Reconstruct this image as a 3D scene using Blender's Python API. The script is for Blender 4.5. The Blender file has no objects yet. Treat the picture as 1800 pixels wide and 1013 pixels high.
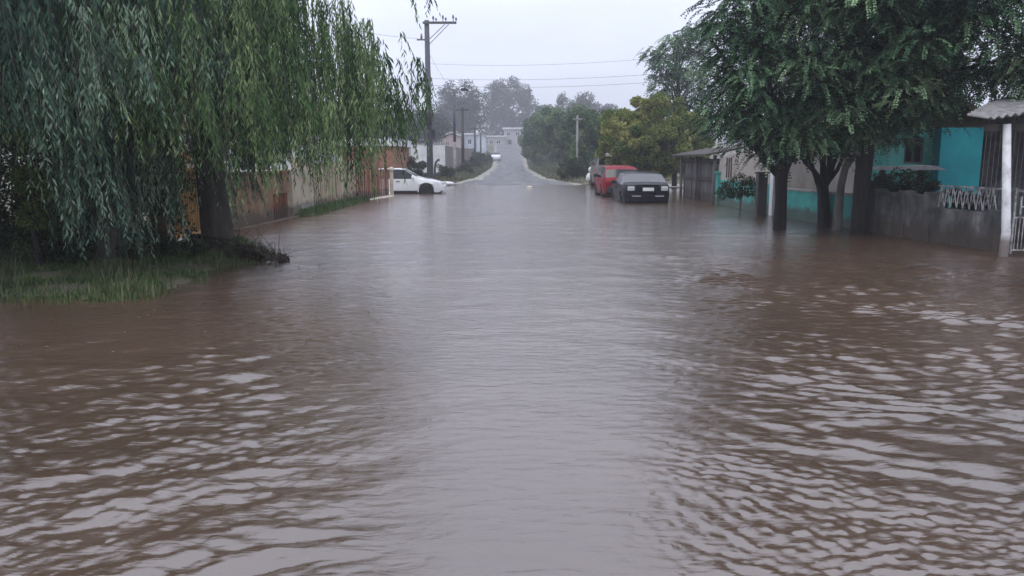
import bpy, math, random
import numpy as np
from mathutils import Vector, Matrix

random.seed(7)
RNG = np.random.default_rng(7)
C = bpy.context.scene.collection
SC = bpy.context.scene
PI = math.pi
R = math.radians

# ------------------------------------------------------------ camera
CAM_Z = 1.6
PITCH = R(9.25)
FPX = 1400.0
cam_d = bpy.data.cameras.new("camera")
cam = bpy.data.objects.new("camera", cam_d)
C.objects.link(cam)
cam.location = (0, 0, CAM_Z)
cam.rotation_euler = (PI / 2 - PITCH, 0, 0)
cam_d.sensor_width = 36
cam_d.lens = 36 * FPX / 1800
cam_d.clip_start = 0.05
cam_d.clip_end = 4000
SC.camera = cam

# ------------------------------------------------------------ world, sun, exposure
SUN_EL, SUN_AZ = R(62), R(200)
w = bpy.data.worlds.new("World")
SC.world = w
w.use_nodes = True
nt = w.node_tree
nt.nodes.clear()
N = nt.nodes.new
L = nt.links.new
out = N("ShaderNodeOutputWorld")
bg = N("ShaderNodeBackground")
sky = N("ShaderNodeTexSky")
sky.sky_type = 'NISHITA'
sky.sun_disc = False
sky.sun_elevation = SUN_EL
sky.sun_rotation = SUN_AZ
sky.dust_density = 3.0
# overcast cloud deck laid over the clear sky: brighter towards the zenith, faint grey structure
tc = N("ShaderNodeTexCoord")
sep = N("ShaderNodeSeparateXYZ")
L(tc.outputs["Generated"], sep.inputs[0])
ramp = N("ShaderNodeValToRGB")
ramp.color_ramp.elements[0].position = 0.0
ramp.color_ramp.elements[0].color = (6.9, 7.35, 8.7, 1)
ramp.color_ramp.elements[1].position = 1.0
ramp.color_ramp.elements[1].color = (13.2, 13.9, 16.2, 1)
e = ramp.color_ramp.elements.new(0.18)
e.color = (9.0, 9.6, 11.6, 1)
L(sep.outputs["Z"], ramp.inputs[0])
mp = N("ShaderNodeMapping")
mp.inputs["Scale"].default_value = (1.2, 1.2, 4.0)
L(tc.outputs["Generated"], mp.inputs[0])
nz = N("ShaderNodeTexNoise")
nz.inputs["Scale"].default_value = 1.6
nz.inputs["Detail"].default_value = 5
nz.inputs["Roughness"].default_value = 0.55
L(mp.outputs[0], nz.inputs["Vector"])
mr = N("ShaderNodeMapRange")
mr.inputs[1].default_value = 0.3
mr.inputs[2].default_value = 0.7
mr.inputs[3].default_value = 0.86
mr.inputs[4].default_value = 1.12
L(nz.outputs["Fac"], mr.inputs[0])
mul = N("ShaderNodeVectorMath")
mul.operation = 'SCALE'
L(ramp.outputs[0], mul.inputs[0])
L(mr.outputs[0], mul.inputs["Scale"])
mix = N("ShaderNodeMix")
mix.data_type = 'RGBA'
mix.inputs[0].default_value = 0.93
L(sky.outputs[0], mix.inputs[6])
L(mul.outputs[0], mix.inputs[7])
L(mix.outputs[2], bg.inputs[0])
bg.inputs[1].default_value = 0.096
L(bg.outputs[0], out.inputs[0])

sun_d = bpy.data.lights.new("sun", 'SUN')
sun_d.energy = 0.9
sun_d.angle = R(30)
sun_d.color = (1.0, 0.97, 0.93)
sun = bpy.data.objects.new("sun", sun_d)
C.objects.link(sun)
sdir = Vector((math.sin(SUN_AZ) * math.cos(SUN_EL), math.cos(SUN_AZ) * math.cos(SUN_EL), math.sin(SUN_EL)))
sun.rotation_euler = sdir.to_track_quat('Z', 'Y').to_euler()
SC.view_settings.view_transform = 'Standard'
SC.view_settings.look = 'None'
SC.view_settings.gamma = 1.0
SC.view_settings.exposure = 0.27
SC.cycles.max_bounces = 6
SC.cycles.diffuse_bounces = 2
SC.cycles.glossy_bounces = 3
SC.cycles.transmission_bounces = 3
SC.cycles.transparent_max_bounces = 6
SC.cycles.volume_bounces = 1
SC.cycles.use_denoising = True


# ------------------------------------------------------------ placement
def ray(px, py):
    a = (px - 900) / FPX
    b = (506.5 - py) / FPX
    return Vector((a, math.cos(PITCH) + b * math.sin(PITCH), -math.sin(PITCH) + b * math.cos(PITCH)))


def at(px, py, Y):
    d = ray(px, py)
    t = Y / d.y
    return Vector((d.x * t, Y, CAM_Z + d.z * t))


def gp(px, py, z=0.0):
    d = ray(px, py)
    t = (z - CAM_Z) / d.z
    return Vector((d.x * t, d.y * t, z))


# ------------------------------------------------------------ tagging helpers
def tag(o, label=None, cat=None, group=None, kind=None):
    if label: o['label'] = label
    if cat: o['category'] = cat
    if group: o['group'] = group
    if kind: o['kind'] = kind
    return o


def empty(name, label, cat, loc=(0, 0, 0), rz=0, group=None):
    o = bpy.data.objects.new(name, None)
    C.objects.link(o)
    o.location = loc
    o.rotation_euler = (0, 0, rz)
    o.empty_display_size = 0.2
    return tag(o, label, cat, group)


def copy_tree(o, parent=None):
    c = o.copy()
    C.objects.link(c)
    c.parent = parent
    for ch in [k for k in C.objects if k.parent == o]:
        copy_tree(ch, c)
    return c


def relabel(o, label, group=None):
    o['label'] = label
    if group: o['group'] = group


# ------------------------------------------------------------ mesh helpers
class MB:
    def __init__(s):
        s.v = []
        s.f = []

    def add(s, vs, fs):
        n = len(s.v)
        s.v += [tuple(p) for p in vs]
        s.f += [tuple(i + n for i in f) for f in fs]
        return s

    def box(s, x0, x1, y0, y1, z0, z1, M=None):
        vs = [Vector((x, y, z)) for z in (z0, z1) for y in (y0, y1) for x in (x0, x1)]
        if M is not None: vs = [M @ p for p in vs]
        return s.add(vs, [(0, 2, 3, 1), (4, 5, 7, 6), (0, 1, 5, 4), (2, 6, 7, 3), (0, 4, 6, 2), (1, 3, 7, 5)])

    def bar(s, a, b, w_, h_=None, up=(0, 0, 1)):
        h_ = h_ or w_
        a, b = Vector(a), Vector(b)
        d = (b - a)
        L_ = d.length
        d.normalize()
        u = Vector(up)
        if abs(d.dot(u)) > 0.98: u = Vector((0, 1, 0))
        r = d.cross(u).normalized()
        u = r.cross(d)
        M = Matrix((r, d, u)).transposed().to_4x4()
        M.translation = a
        return s.box(-w_ / 2, w_ / 2, 0, L_, -h_ / 2, h_ / 2, M)

    def tube(s, pts, rad, n=8, cap=True):
        pts = [Vector(p) for p in pts]
        if not hasattr(rad, '__len__'): rad = [rad] * len(pts)
        t0 = (pts[1] - pts[0]).normalized()
        u = t0.cross(Vector((0, 0, 1)))
        if u.length < 0.1: u = t0.cross(Vector((1, 0, 0)))
        u.normalize()
        base = len(s.v)
        vs = []
        for i, p in enumerate(pts):
            t = (pts[min(i + 1, len(pts) - 1)] - pts[max(i - 1, 0)]).normalized()
            u = (u - t * u.dot(t)).normalized()
            q = t.cross(u)
            for k in range(n):
                a = 2 * PI * k / n
                vs.append(p + (u * math.cos(a) + q * math.sin(a)) * rad[i])
        fs = []
        for i in range(len(pts) - 1):
            for k in range(n):
                k2 = (k + 1) % n
                fs.append((i * n + k, i * n + k2, (i + 1) * n + k2, (i + 1) * n + k))
        if cap:
            fs.append(tuple(range(n - 1, -1, -1)))
            fs.append(tuple((len(pts) - 1) * n + k for k in range(n)))
        return s.add(vs, fs)

    def prism(s, poly, y0, y1, axis='y'):
        """poly in (x,z) extruded in y, or (y,z) extruded in x"""
        n = len(poly)
        if axis == 'y':
            vs = [(p[0], y0, p[1]) for p in poly] + [(p[0], y1, p[1]) for p in poly]
        elif axis == 'x':
            vs = [(y0, p[0], p[1]) for p in poly] + [(y1, p[0], p[1]) for p in poly]
        else:
            vs = [(p[0], p[1], y0) for p in poly] + [(p[0], p[1], y1) for p in poly]
        fs = [tuple(range(n)), tuple(range(2 * n - 1, n - 1, -1))]
        for i in range(n):
            j = (i + 1) % n
            fs.append((i, i + n, j + n, j))
        return s.add(vs, fs)

    def build(s, name, mat, parent=None, smooth=False, bevel=0):
        me = bpy.data.meshes.new(name)
        me.from_pydata(s.v, [], s.f)
        me.update()
        if smooth: me.shade_smooth()
        o = bpy.data.objects.new(name, me)
        if mat: me.materials.append(mat)
        C.objects.link(o)
        if parent: o.parent = parent
        if bevel:
            b = o.modifiers.new("bevel", 'BEVEL')
            b.width = bevel
            b.segments = 2
            b.limit_method = 'ANGLE'
        return o


def np_mesh(name, verts, faces, mat, parent=None, smooth=False, attr=None):
    """verts (n,3); faces (m,k)"""
    me = bpy.data.meshes.new(name)
    n, (m, k) = len(verts), faces.shape
    me.vertices.add(n)
    me.vertices.foreach_set("co", np.ascontiguousarray(verts, dtype=np.float32).ravel())
    me.loops.add(m * k)
    me.loops.foreach_set("vertex_index", np.ascontiguousarray(faces, dtype=np.int32).ravel())
    me.polygons.add(m)
    me.polygons.foreach_set("loop_start", np.arange(0, m * k, k, dtype=np.int32))
    me.update(calc_edges=True)
    if attr is not None:
        a = me.attributes.new("tone", 'FLOAT', 'POINT')
        a.data.foreach_set("value", np.ascontiguousarray(attr, dtype=np.float32))
    if smooth: me.shade_smooth()
    me.materials.append(mat)
    o = bpy.data.objects.new(name, me)
    C.objects.link(o)
    if parent: o.parent = parent
    return o


def unit(a):
    return a / np.maximum(np.linalg.norm(a, axis=-1, keepdims=True), 1e-9)


def leaf_arrays(P, D, Nn, Ln, W, tone):
    """rhombic leaves: base P, direction D, normal N, length, width arrays"""
    D = unit(D)
    S = unit(np.cross(D, Nn))
    Ln = np.broadcast_to(np.asarray(Ln, float), (len(P),))[:, None]
    W = np.broadcast_to(np.asarray(W, float), (len(P),))[:, None]
    fold = unit(np.cross(S, D)) * W * 0.25
    v = np.stack([P, P + D * Ln * 0.42 + S * W * 0.5 + fold, P + D * Ln, P + D * Ln * 0.42 - S * W * 0.5 + fold], 1)
    n = len(P)
    f = np.arange(n * 4).reshape(n, 4)
    return v.reshape(-1, 3), f, np.repeat(tone, 4)


def leaf_mesh(name, P, D, Nn, Ln, W, tone, mat, parent=None):
    v, f, t = leaf_arrays(P, D, Nn, Ln, W, tone)
    return np_mesh(name, v, f, mat, parent, attr=t)


# ------------------------------------------------------------ materials
def mat_new(name):
    m = bpy.data.materials.new(name)
    m.use_nodes = True
    nt = m.node_tree
    return m, nt, nt.nodes["Principled BSDF"]


def mat_noise(name, c1, c2, scale=4, rough=0.8, bump=0.0, bscale=None, detail=6, stretch=(1, 1, 1), metallic=0, spec=0.5,
              c3=None, lo=0.35, hi=0.65):
    m, nt, p = mat_new(name)
    N, L = nt.nodes.new, nt.links.new
    tc = N("ShaderNodeTexCoord")
    mp = N("ShaderNodeMapping")
    mp.inputs["Scale"].default_value = stretch
    L(tc.outputs["Object"], mp.inputs[0])
    nz = N("ShaderNodeTexNoise")
    nz.inputs["Scale"].default_value = scale
    nz.inputs["Detail"].default_value = detail
    nz.inputs["Roughness"].default_value = 0.65
    L(mp.outputs[0], nz.inputs["Vector"])
    rp = N("ShaderNodeValToRGB")
    rp.color_ramp.elements[0].position = lo
    rp.color_ramp.elements[0].color = (*c1, 1)
    rp.color_ramp.elements[1].position = hi
    rp.color_ramp.elements[1].color = (*c2, 1)
    if c3:
        e = rp.color_ramp.elements.new(hi + 0.1)
        e.color = (*c3, 1)
    L(nz.outputs["Fac"], rp.inputs[0])
    L(rp.outputs[0], p.inputs["Base Color"])
    p.inputs["Roughness"].default_value = rough
    p.inputs["Metallic"].default_value = metallic
    p.inputs["Specular IOR Level"].default_value = spec
    if bump:
        nb = N("ShaderNodeTexNoise")
        nb.inputs["Scale"].default_value = bscale or scale * 4
        nb.inputs["Detail"].default_value = 5
        L(mp.outputs[0], nb.inputs["Vector"])
        b = N("ShaderNodeBump")
        b.inputs["Strength"].default_value = bump
        b.inputs["Distance"].default_value = 0.05
        L(nb.outputs["Fac"], b.inputs["Height"])
        L(b.outputs[0], p.inputs["Normal"])
    return m


def mat_leaf(name, dark, mid, light, rough=0.6, transl=0.25, nscale=0.8):
    m, nt, p = mat_new(name)
    N, L = nt.nodes.new, nt.links.new
    at_ = N("ShaderNodeAttribute")
    at_.attribute_name = "tone"
    tc = N("ShaderNodeTexCoord")
    nz = N("ShaderNodeTexNoise")
    nz.inputs["Scale"].default_value = nscale
    nz.inputs["Detail"].default_value = 3
    L(tc.outputs["Object"], nz.inputs["Vector"])
    ad = N("ShaderNodeMath")
    ad.operation = 'MULTIPLY_ADD'
    ad.inputs[1].default_value = 0.9
    L(nz.outputs["Fac"], ad.inputs[0])
    sb = N("ShaderNodeMath")
    sb.operation = 'SUBTRACT'
    sb.inputs[1].default_value = 0.45
    L(at_.outputs["Fac"], sb.inputs[0])
    L(sb.outputs[0], ad.inputs[2])
    rp = N("ShaderNodeValToRGB")
    rp.color_ramp.elements[0].position = 0.1
    rp.color_ramp.elements[0].color = (*dark, 1)
    rp.color_ramp.elements[1].position = 0.95
    rp.color_ramp.elements[1].color = (*light, 1)
    e = rp.color_ramp.elements.new(0.5)
    e.color = (*mid, 1)
    L(ad.outputs[0], rp.inputs[0])
    L(rp.outputs[0], p.inputs["Base Color"])
    p.inputs["Roughness"].default_value = rough
    p.inputs["Specular IOR Level"].default_value = 0.14
    tr = N("ShaderNodeBsdfTranslucent")
    L(rp.outputs[0], tr.inputs["Color"])
    mx = N("ShaderNodeMixShader")
    mx.inputs[0].default_value = transl
    L(p.outputs[0], mx.inputs[1])
    L(tr.outputs[0], mx.inputs[2])
    L(mx.outputs[0], nt.nodes["Material Output"].inputs["Surface"])
    return m


def tide(m, z0=0.22, mud=(0.06, 0.045, 0.033), soft=0.16):
    """damp mud line left by the flood, climbing unevenly above the waterline"""
    nt = m.node_tree
    N, L = nt.nodes.new, nt.links.new
    p = nt.nodes["Principled BSDF"]
    src = p.inputs["Base Color"].links[0].from_socket
    tc = N("ShaderNodeTexCoord")
    sp = N("ShaderNodeSeparateXYZ")
    L(tc.outputs["Object"], sp.inputs[0])
    nz = N("ShaderNodeTexNoise")
    nz.inputs["Scale"].default_value = 2.2
    nz.inputs["Detail"].default_value = 6
    L(tc.outputs["Object"], nz.inputs["Vector"])
    a = N("ShaderNodeMath")
    a.operation = 'MULTIPLY_ADD'
    a.inputs[1].default_value = -0.5
    L(nz.outputs["Fac"], a.inputs[0])
    L(sp.outputs["Z"], a.inputs[2])
    mr = N("ShaderNodeMapRange")
    mr.inputs[1].default_value = z0 - 0.25
    mr.inputs[2].default_value = z0 - 0.25 + soft
    mr.inputs[3].default_value = 0.8
    mr.inputs[4].default_value = 0.0
    L(a.outputs[0], mr.inputs[0])
    mx = N("ShaderNodeMix")
    mx.data_type = 'RGBA'
    L(mr.outputs[0], mx.inputs[0])
    L(src, mx.inputs[6])
    mx.inputs[7].default_value = (*mud, 1)
    L(mx.outputs[2], p.inputs["Base Color"])
    return m


def mat_plain(name, c, rough=0.5, metallic=0, spec=0.5, coat=0.0):
    m = mat_noise(name, tuple(x * 0.88 for x in c), c, scale=3, rough=rough, metallic=metallic, spec=spec)
    m.node_tree.nodes["Principled BSDF"].inputs["Coat Weight"].default_value = coat
    return m


def mat_glass(name, c=(0.012, 0.014, 0.016), rough=0.08, spec=.4):
    return mat_plain(name, c, rough, spec=spec)


def mat_brick(name, c1, c2, mortar, scale=5.0, rot=(0, 0, 0)):
    m, nt, p = mat_new(name)
    N, L = nt.nodes.new, nt.links.new
    tc = N("ShaderNodeTexCoord")
    mp = N("ShaderNodeMapping")
    mp.inputs["Rotation"].default_value = rot
    L(tc.outputs["Object"], mp.inputs[0])
    b = N("ShaderNodeTexBrick")
    b.inputs["Color1"].default_value = (*c1, 1)
    b.inputs["Color2"].default_value = (*c2, 1)
    b.inputs["Mortar"].default_value = (*mortar, 1)
    b.inputs["Scale"].default_value = scale
    b.inputs["Mortar Size"].default_value = 0.015
    L(mp.outputs[0], b.inputs["Vector"])
    L(b.outputs[0], p.inputs["Base Color"])
    p.inputs["Roughness"].default_value = 0.9
    return m


M = {}
M['willow'] = mat_leaf('willow_leaf', (0.02, 0.055, 0.026), (0.085, 0.165, 0.06), (0.32, 0.43, 0.20), transl=0.35)
M['willow_dark'] = mat_leaf('willow_leaf_cool', (0.014, 0.036, 0.026), (0.055, 0.115, 0.075), (0.27, 0.38, 0.27), transl=0.25)
M['broad'] = mat_leaf('feathery_leaf', (0.009, 0.03, 0.018), (0.07, 0.15, 0.075), (0.38, 0.55, 0.30), transl=0.2)
M['yellow_leaf'] = mat_leaf('yellowing_leaf', (0.06, 0.12, 0.025), (0.24, 0.27, 0.08), (0.56, 0.52, 0.19), transl=0.3, nscale=0.5)
M['dark_leaf'] = mat_leaf('dense_dark_leaf', (0.012, 0.035, 0.018), (0.08, 0.15, 0.065), (0.30, 0.40, 0.18), nscale=0.5)
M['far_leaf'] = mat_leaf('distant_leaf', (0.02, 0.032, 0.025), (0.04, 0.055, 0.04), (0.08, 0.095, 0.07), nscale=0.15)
M['shrub_leaf'] = mat_leaf('shrub_leaf', (0.012, 0.024, 0.012), (0.035, 0.055, 0.022), (0.10, 0.13, 0.05), nscale=1.2)
M['lime_leaf'] = mat_leaf('lime_leaf', (0.04, 0.08, 0.02), (0.12, 0.17, 0.04), (0.30, 0.33, 0.10), nscale=1.2)
M['dry_leaf'] = mat_leaf('dry_twig', (0.02, 0.012, 0.01), (0.045, 0.03, 0.024), (0.10, 0.07, 0.05), nscale=1.2, transl=0.1)
M['grass'] = mat_leaf('grass_blade', (0.03, 0.06, 0.02), (0.07, 0.12, 0.04), (0.16, 0.21, 0.08), nscale=0.9)
M['dull_grass'] = mat_leaf('dull_grass_blade', (0.05, 0.06, 0.035), (0.10, 0.11, 0.06), (0.18, 0.18, 0.10), nscale=0.4)
M['bark'] = mat_noise('bark', (0.025, 0.022, 0.02), (0.075, 0.065, 0.055), 6, 0.9, 0.8, 14, stretch=(1, 1, 0.25))
M['bark_dark'] = mat_noise('bark_dark', (0.008, 0.007, 0.008), (0.028, 0.024, 0.022), 6, 0.9, 0.8, 14, stretch=(1, 1, 0.25))
M['bark_pale'] = mat_noise('bark_pale', (0.09, 0.085, 0.075), (0.2, 0.19, 0.17), 6, 0.9, 0.6, 14, stretch=(1, 1, 0.25))
M['concrete'] = mat_noise('weathered_concrete', (0.16, 0.16, 0.155), (0.32, 0.31, 0.3), 3, 0.85, 0.4, 20)
M['pole_dark'] = mat_noise('dark_pole', (0.05, 0.055, 0.065), (0.11, 0.115, 0.125), 2, 0.8, 0.3, 20, stretch=(1, 1, .2))
M['wood_dark'] = mat_noise('dark_wood', (0.025, 0.022, 0.02), (0.07, 0.06, 0.05), 3, 0.8, 0.4, 20, stretch=(1, 1, .2))
M['metal_grey'] = mat_noise('grey_metal', (0.1, 0.1, 0.11), (0.2, 0.2, 0.21), 5, 0.5, metallic=0.3)
M['white_paint'] = mat_noise('white_paint_worn', (0.45, 0.45, 0.46), (0.72, 0.72, 0.73), 5, 0.6, lo=0.25, hi=0.5)
M['rubber'] = mat_plain('tyre_rubber', (0.012, 0.012, 0.013), 0.85)
M['rim'] = mat_plain('wheel_rim', (0.04, 0.04, 0.045), 0.4, metallic=0.6)
M['rim_pale'] = mat_plain('pale_trim', (0.4, 0.4, 0.43), 0.4)
M['black_trim'] = mat_plain('black_trim', (0.015, 0.015, 0.017), 0.6)
M['glass'] = mat_glass('dark_glass')
M['plate'] = mat_plain('number_plate', (0.75, 0.75, 0.78), 0.5)
M['lamp_glass'] = mat_plain('lamp_glass', (0.5, 0.5, 0.52), 0.15)
M['red_lamp'] = mat_plain('red_lamp', (0.3, 0.02, 0.02), 0.2)
M['insulator'] = mat_plain('insulator', (0.12, 0.11, 0.13), 0.4)


# ------------------------------------------------------------ ground, roads, water
def interp(v, xs, ys):
    return np.interp(v, xs, ys)


RX0, RX1 = -3.7, 3.3


def road_l(y):
    return np.interp(y, [44, 52, 62, 115, 150, 235, 400], [-4.4, -3.6, -2.75, -2.75, -3.3, -5, -8])


def road_r(y):
    return np.interp(y, [44, 52, 62, 105, 150, 235, 400], [5.0, 3.5, 2.4, 1.95, 2.4, 3.4, 4])




def smooth(a, lo, hi):
    t = np.clip((a - lo) / (hi - lo), 0, 1)
    return t * t * (3 - 2 * t)


def wobble(x, y, s=1.0):
    return (np.sin(x * 1.3 * s + y * 0.7 * s) + np.sin(x * 0.6 * s - y * 1.7 * s + 1.3) + np.sin(x * 2.9 * s + 2.0) * np.sin(y * 2.3 * s)) / 3


def shore(x, y):
    return 0.055 * wobble(x * 1.1, y * .45, 1.0) * smooth(y, 42, 46) * (1 - smooth(y, 60, 68))


def road_z(y):
    return interp(y, [-60, 30, 44, 50, 60, 75, 95, 115, 140, 165, 190, 215, 235, 260, 400, 3000],
                  [-0.4, -0.4, -0.1, 0.02, 0.06, 0.09, 0.16, 0.3, 0.8, 1.7, 3.0, 4.5, 5.6, 6.2, 8, 20])


def ground_z(x, y):
    x = np.asarray(x, float)
    y = np.asarray(y, float)
    rz = road_z(y) + shore(x, y) - 0.03
    # beyond the crossing: verges rise above the road
    far = smooth(y, 46, 56)
    sideL = smooth(road_l(y) - x, 0.3, 1.7)
    sideR = smooth(x - road_r(y), 0.3, 1.7)
    z_far = rz + 0.22 * np.maximum(sideL, sideR) + 0.03 * wobble(x, y) * np.maximum(sideL, sideR)
    # near part, left bank
    bankedge = -3.75 - 0.05 * np.abs(y - 11) + 0.18 * wobble(x, y, 1.6)
    frontedge = 8.6 + 0.15 * (x + 5.4) + 0.15 * wobble(x, y, 2)
    bank = smooth(bankedge - x, -0.5, 0.7) * smooth(y, frontedge - 0.9, frontedge + 0.5) * (1 - smooth(y, 13.6, 15.0))
    mound = 0.22 * np.exp(-(((x + 4.5) / 1.0) ** 2 + ((y - 12.9) / 0.9) ** 2))
    strip = smooth(-x, 5.0, 5.8) * smooth(y, 20.5, 23.0) * (1 - smooth(y, 34.5, 36))
    yard = smooth(-x, 6.3, 7.0) * smooth(y, 12, 14) * (1 - smooth(y, 35.5, 37))
    right = smooth(x, 7.0, 8.2) * smooth(y, 27, 30) * (1 - smooth(y, 38, 41)) * 0.4
    z_near = np.minimum(rz, -0.3 + 0 * x) * 1.0
    z_near = -0.36 + bank * (0.385 + 0.05 * wobble(x, y, 2.2)) + mound + strip * 0.42 * (1 - bank) + yard * 0.5 * (1 - np.maximum(bank, strip)) + right * 0.9
    z_near = np.where(y > 30, np.maximum(z_near, rz), z_near)
    return z_near * (1 - far) + z_far * far


def axis(parts):
    a = []
    for lo, hi, st in parts:
        a.append(np.arange(lo, hi, st))
    return np.concatenate(a + [np.array([parts[-1][1]])])


def grid_mesh(name, xs, ys, zf, mat, smooth_=True):
    X, Y = np.meshgrid(xs, ys)
    Z = zf(X, Y)
    nx, ny = len(xs), len(ys)
    v = np.stack([X, Y, Z], -1).reshape(-1, 3)
    i = (np.arange(ny - 1)[:, None] * nx + np.arange(nx - 1)[None, :]).ravel()
    f = np.stack([i, i + 1, i + nx + 1, i + nx], 1)
    return np_mesh(name, v, f, mat, smooth=smooth_)


m_ground = mat_noise('muddy_verge', (0.075, 0.065, 0.045), (0.13, 0.125, 0.075), 0.6, 0.9, 0.5, 6, c3=(0.2, 0.18, 0.15))
xs = axis([(-2500, -200, 230), (-200, -40, 10), (-40, -12, 1.5), (-12, 12, 0.22), (12, 40, 1.5), (40, 200, 10), (200, 2500, 230)])
ys = axis([(-600, -20, 60), (-20, 5, 1.5), (5, 40, 0.22), (40, 60, 0.5), (60, 260, 4), (260, 3000, 150)])
g = grid_mesh('ground', xs, ys, ground_z, m_ground)
tag(g, kind='structure')

m_road = mat_noise('wet_road', (0.08, 0.08, 0.085), (0.15, 0.15, 0.155), 0.9, 0.5, 0.35, 25, c3=(0.2, 0.2, 0.19), stretch=(1.6, .12, 1), spec=.12)
yr = axis([(44, 60, 0.5), (60, 236, 2)])


def strip_mesh(name, fl, fr, n, zf, mat, ys_):
    T_, Y_ = np.meshgrid(np.linspace(0, 1, n), ys_)
    X_ = fl(Y_) + T_ * (fr(Y_) - fl(Y_))
    v = np.stack([X_, Y_, zf(X_, Y_)], -1).reshape(-1, 3)
    i_ = (np.arange(len(ys_) - 1)[:, None] * n + np.arange(n - 1)[None, :]).ravel()
    f_ = np.stack([i_, i_ + 1, i_ + n + 1, i_ + n], 1)
    return np_mesh(name, v, f_, mat, smooth=True)


rd = strip_mesh('road', road_l, road_r, 25, lambda x, y: road_z(y) + shore(x, y) - 0.005, m_road, yr)
tag(rd, kind='structure')
# paler cement edging strips of the road and the crossing street
m_apron = mat_noise('pale_wet_gravel', (0.15, 0.145, 0.12), (0.34, 0.33, 0.28), 1.2, 0.6, 0.4, 30, spec=.3)
gy = axis([(47, 60, 0.5), (60, 232, 2)])
for fl, fr in ((lambda y: road_l(y) - .15 - .12 * np.sin(y * .9), lambda y: road_l(y) + .55 + .2 * np.sin(y * .35)), (lambda y: road_r(y) - .3 + .15 * np.sin(y * .5), lambda y: road_r(y) + .25 + .15 * np.sin(y * .8))):
    k = strip_mesh('gutter', fl, fr, 4, lambda x, y: road_z(y) + 1.2 * shore(x, y) + 0.006, m_apron, gy)
    tag(k, kind='structure')
sr = grid_mesh('side_road', axis([(-45, -4.6, 1.0)]), np.linspace(38.5, 45.5, 15), lambda x, y: road_z(y) * 0 - 0.03 + 0.10 * smooth(-x, 4, 9) + 0 * y, m_apron)
tag(sr, kind='structure')
ve = grid_mesh('path', axis([(5.2, 40, 1.0)]), np.linspace(43.5, 50, 15), lambda x, y: 0.0 * y + 0.03 + 0.02 * x / 10 + 0.02 * wobble(x, y), m_apron)
tag(ve, kind='structure')


# water: one sheet, finely divided near the viewer, with real waves
def water_mesh():
    r = 1.2 * np.exp(np.arange(0, 1300) * 0.0038)
    r = r[r < 62]
    th = np.concatenate([np.arange(-180, -42, 3.0), np.arange(-42, 42, 0.16), np.arange(42, 180.1, 3.0)])
    T, Rr = np.meshgrid(np.radians(th), r)
    X = Rr * np.sin(T)
    Y = Rr * np.cos(T)
    cell = Rr * 0.0038
    rng = np.random.default_rng(3)
    # domain warp
    wx = np.zeros_like(X)
    wy = np.zeros_like(X)
    for _ in range(10):
        a = rng.uniform(0, 2 * PI)
        lam = rng.uniform(0.7, 2.6)
        k = 2 * PI / lam
        ph = rng.uniform(0, 6.28)
        s = np.sin(k * (X * math.cos(a) + Y * math.sin(a)) + ph)
        wx += s * 0.04 * rng.uniform(.4, 1)
        wy += np.cos(k * (X * math.sin(a) - Y * math.cos(a)) + ph) * 0.04 * rng.uniform(.4, 1)
    Xw, Yw = X + wx, Y + wy
    # patchiness
    patch = np.zeros_like(X)
    for _ in range(14):
        a = rng.uniform(0, 2 * PI)
        lam = rng.uniform(1.2, 5)
        patch += np.sin(2 * PI / lam * (X * math.cos(a) * 0.8 + Y * math.sin(a)) + rng.uniform(0, 6.28))
    patch = np.clip(0.5 + patch / 7, 0, 1)
    # calm tongue in the middle of the street, livelier towards the sides
    half = np.interp(Y, [0, 3, 5, 7, 10, 16, 30], [0.35, 0.6, 1.0, 1.5, 2.3, 3.0, 3.6])
    half = half * (1 + .3 * wobble(X * 1.1, Y * .8) + .25 * (patch - .5))
    side = smooth(np.abs(X - 0.12), half * 0.6, half * 1.7)
    near = 1 - smooth(Y, 4.0, 9.0)
    h = np.zeros_like(X)
    ax = np.sqrt(X * X + 0.15)

    def band(n, l0, l1, steep, alpha, spread, mask):
        nonlocal h
        for _ in range(n):
            lam = math.exp(rng.uniform(math.log(l0), math.log(l1)))
            k = 2 * PI / lam
            a = alpha + rng.normal() * spread
            fade = smooth(lam / cell, 2.6, 5.0)
            ph = rng.uniform(0, 6.28)
            # crests open outwards on both sides, as after a passing car
            arg = k * (np.cos(a) * Yw + np.sin(a) * np.where(rng.random() < 0.8, ax, Xw)) + ph
            s = np.sin(arg)
            s = s + 0.25 * np.cos(2 * arg)
            h += fade * mask * steep / k * s / math.sqrt(n)

    band(12, 0.38, 0.8, 0.085, R(20), R(14), side * (0.35 + 0.65 * near) * (0.3 + patch) * .9 + 0.03)
    band(30, 0.10, 0.32, 0.17, R(14), R(20), side * (0.25 + patch * 1.1) * (0.55 + 0.45 * near) + 0.05)
    band(30, 0.06, 0.14, 0.24, R(5), R(34), side * (0.35 + 0.9 * (1 - patch)) * (1 - 0.3 * near) + 0.12)
    band(16, 0.3, 1.2, 0.03, R(0), R(40), 1.0 + 0 * side)
    rs = smooth(X, 1.2, 2.8) * smooth(Y, 4.0, 6) * (1 - smooth(Y, 11, 17)) + .35 * smooth(-X, .8, 1.6) * smooth(X, -3.6, -2.2) * smooth(Y, 5, 7) * (1 - smooth(Y, 10, 14))
    band(30, 0.11, 0.25, 0.36, R(0), R(26), rs * (.4 + patch))
    band(30, 0.045, 0.11, 0.16, R(8), R(36), (.25 + side) * (1.1 - patch))
    Z = h
    Z = Z * (1 - smooth(Rr, 40, 55))
    nx, ny = X.shape[1], X.shape[0]
    v = np.stack([X, Y, Z], -1).reshape(-1, 3)
    i = (np.arange(ny - 1)[:, None] * nx + np.arange(nx - 1)[None, :]).ravel()
    f = np.stack([i, i + nx, i + nx + 1, i + 1], 1)
    o = np_mesh('water', v, f, m_water, smooth=True)
    return o


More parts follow.
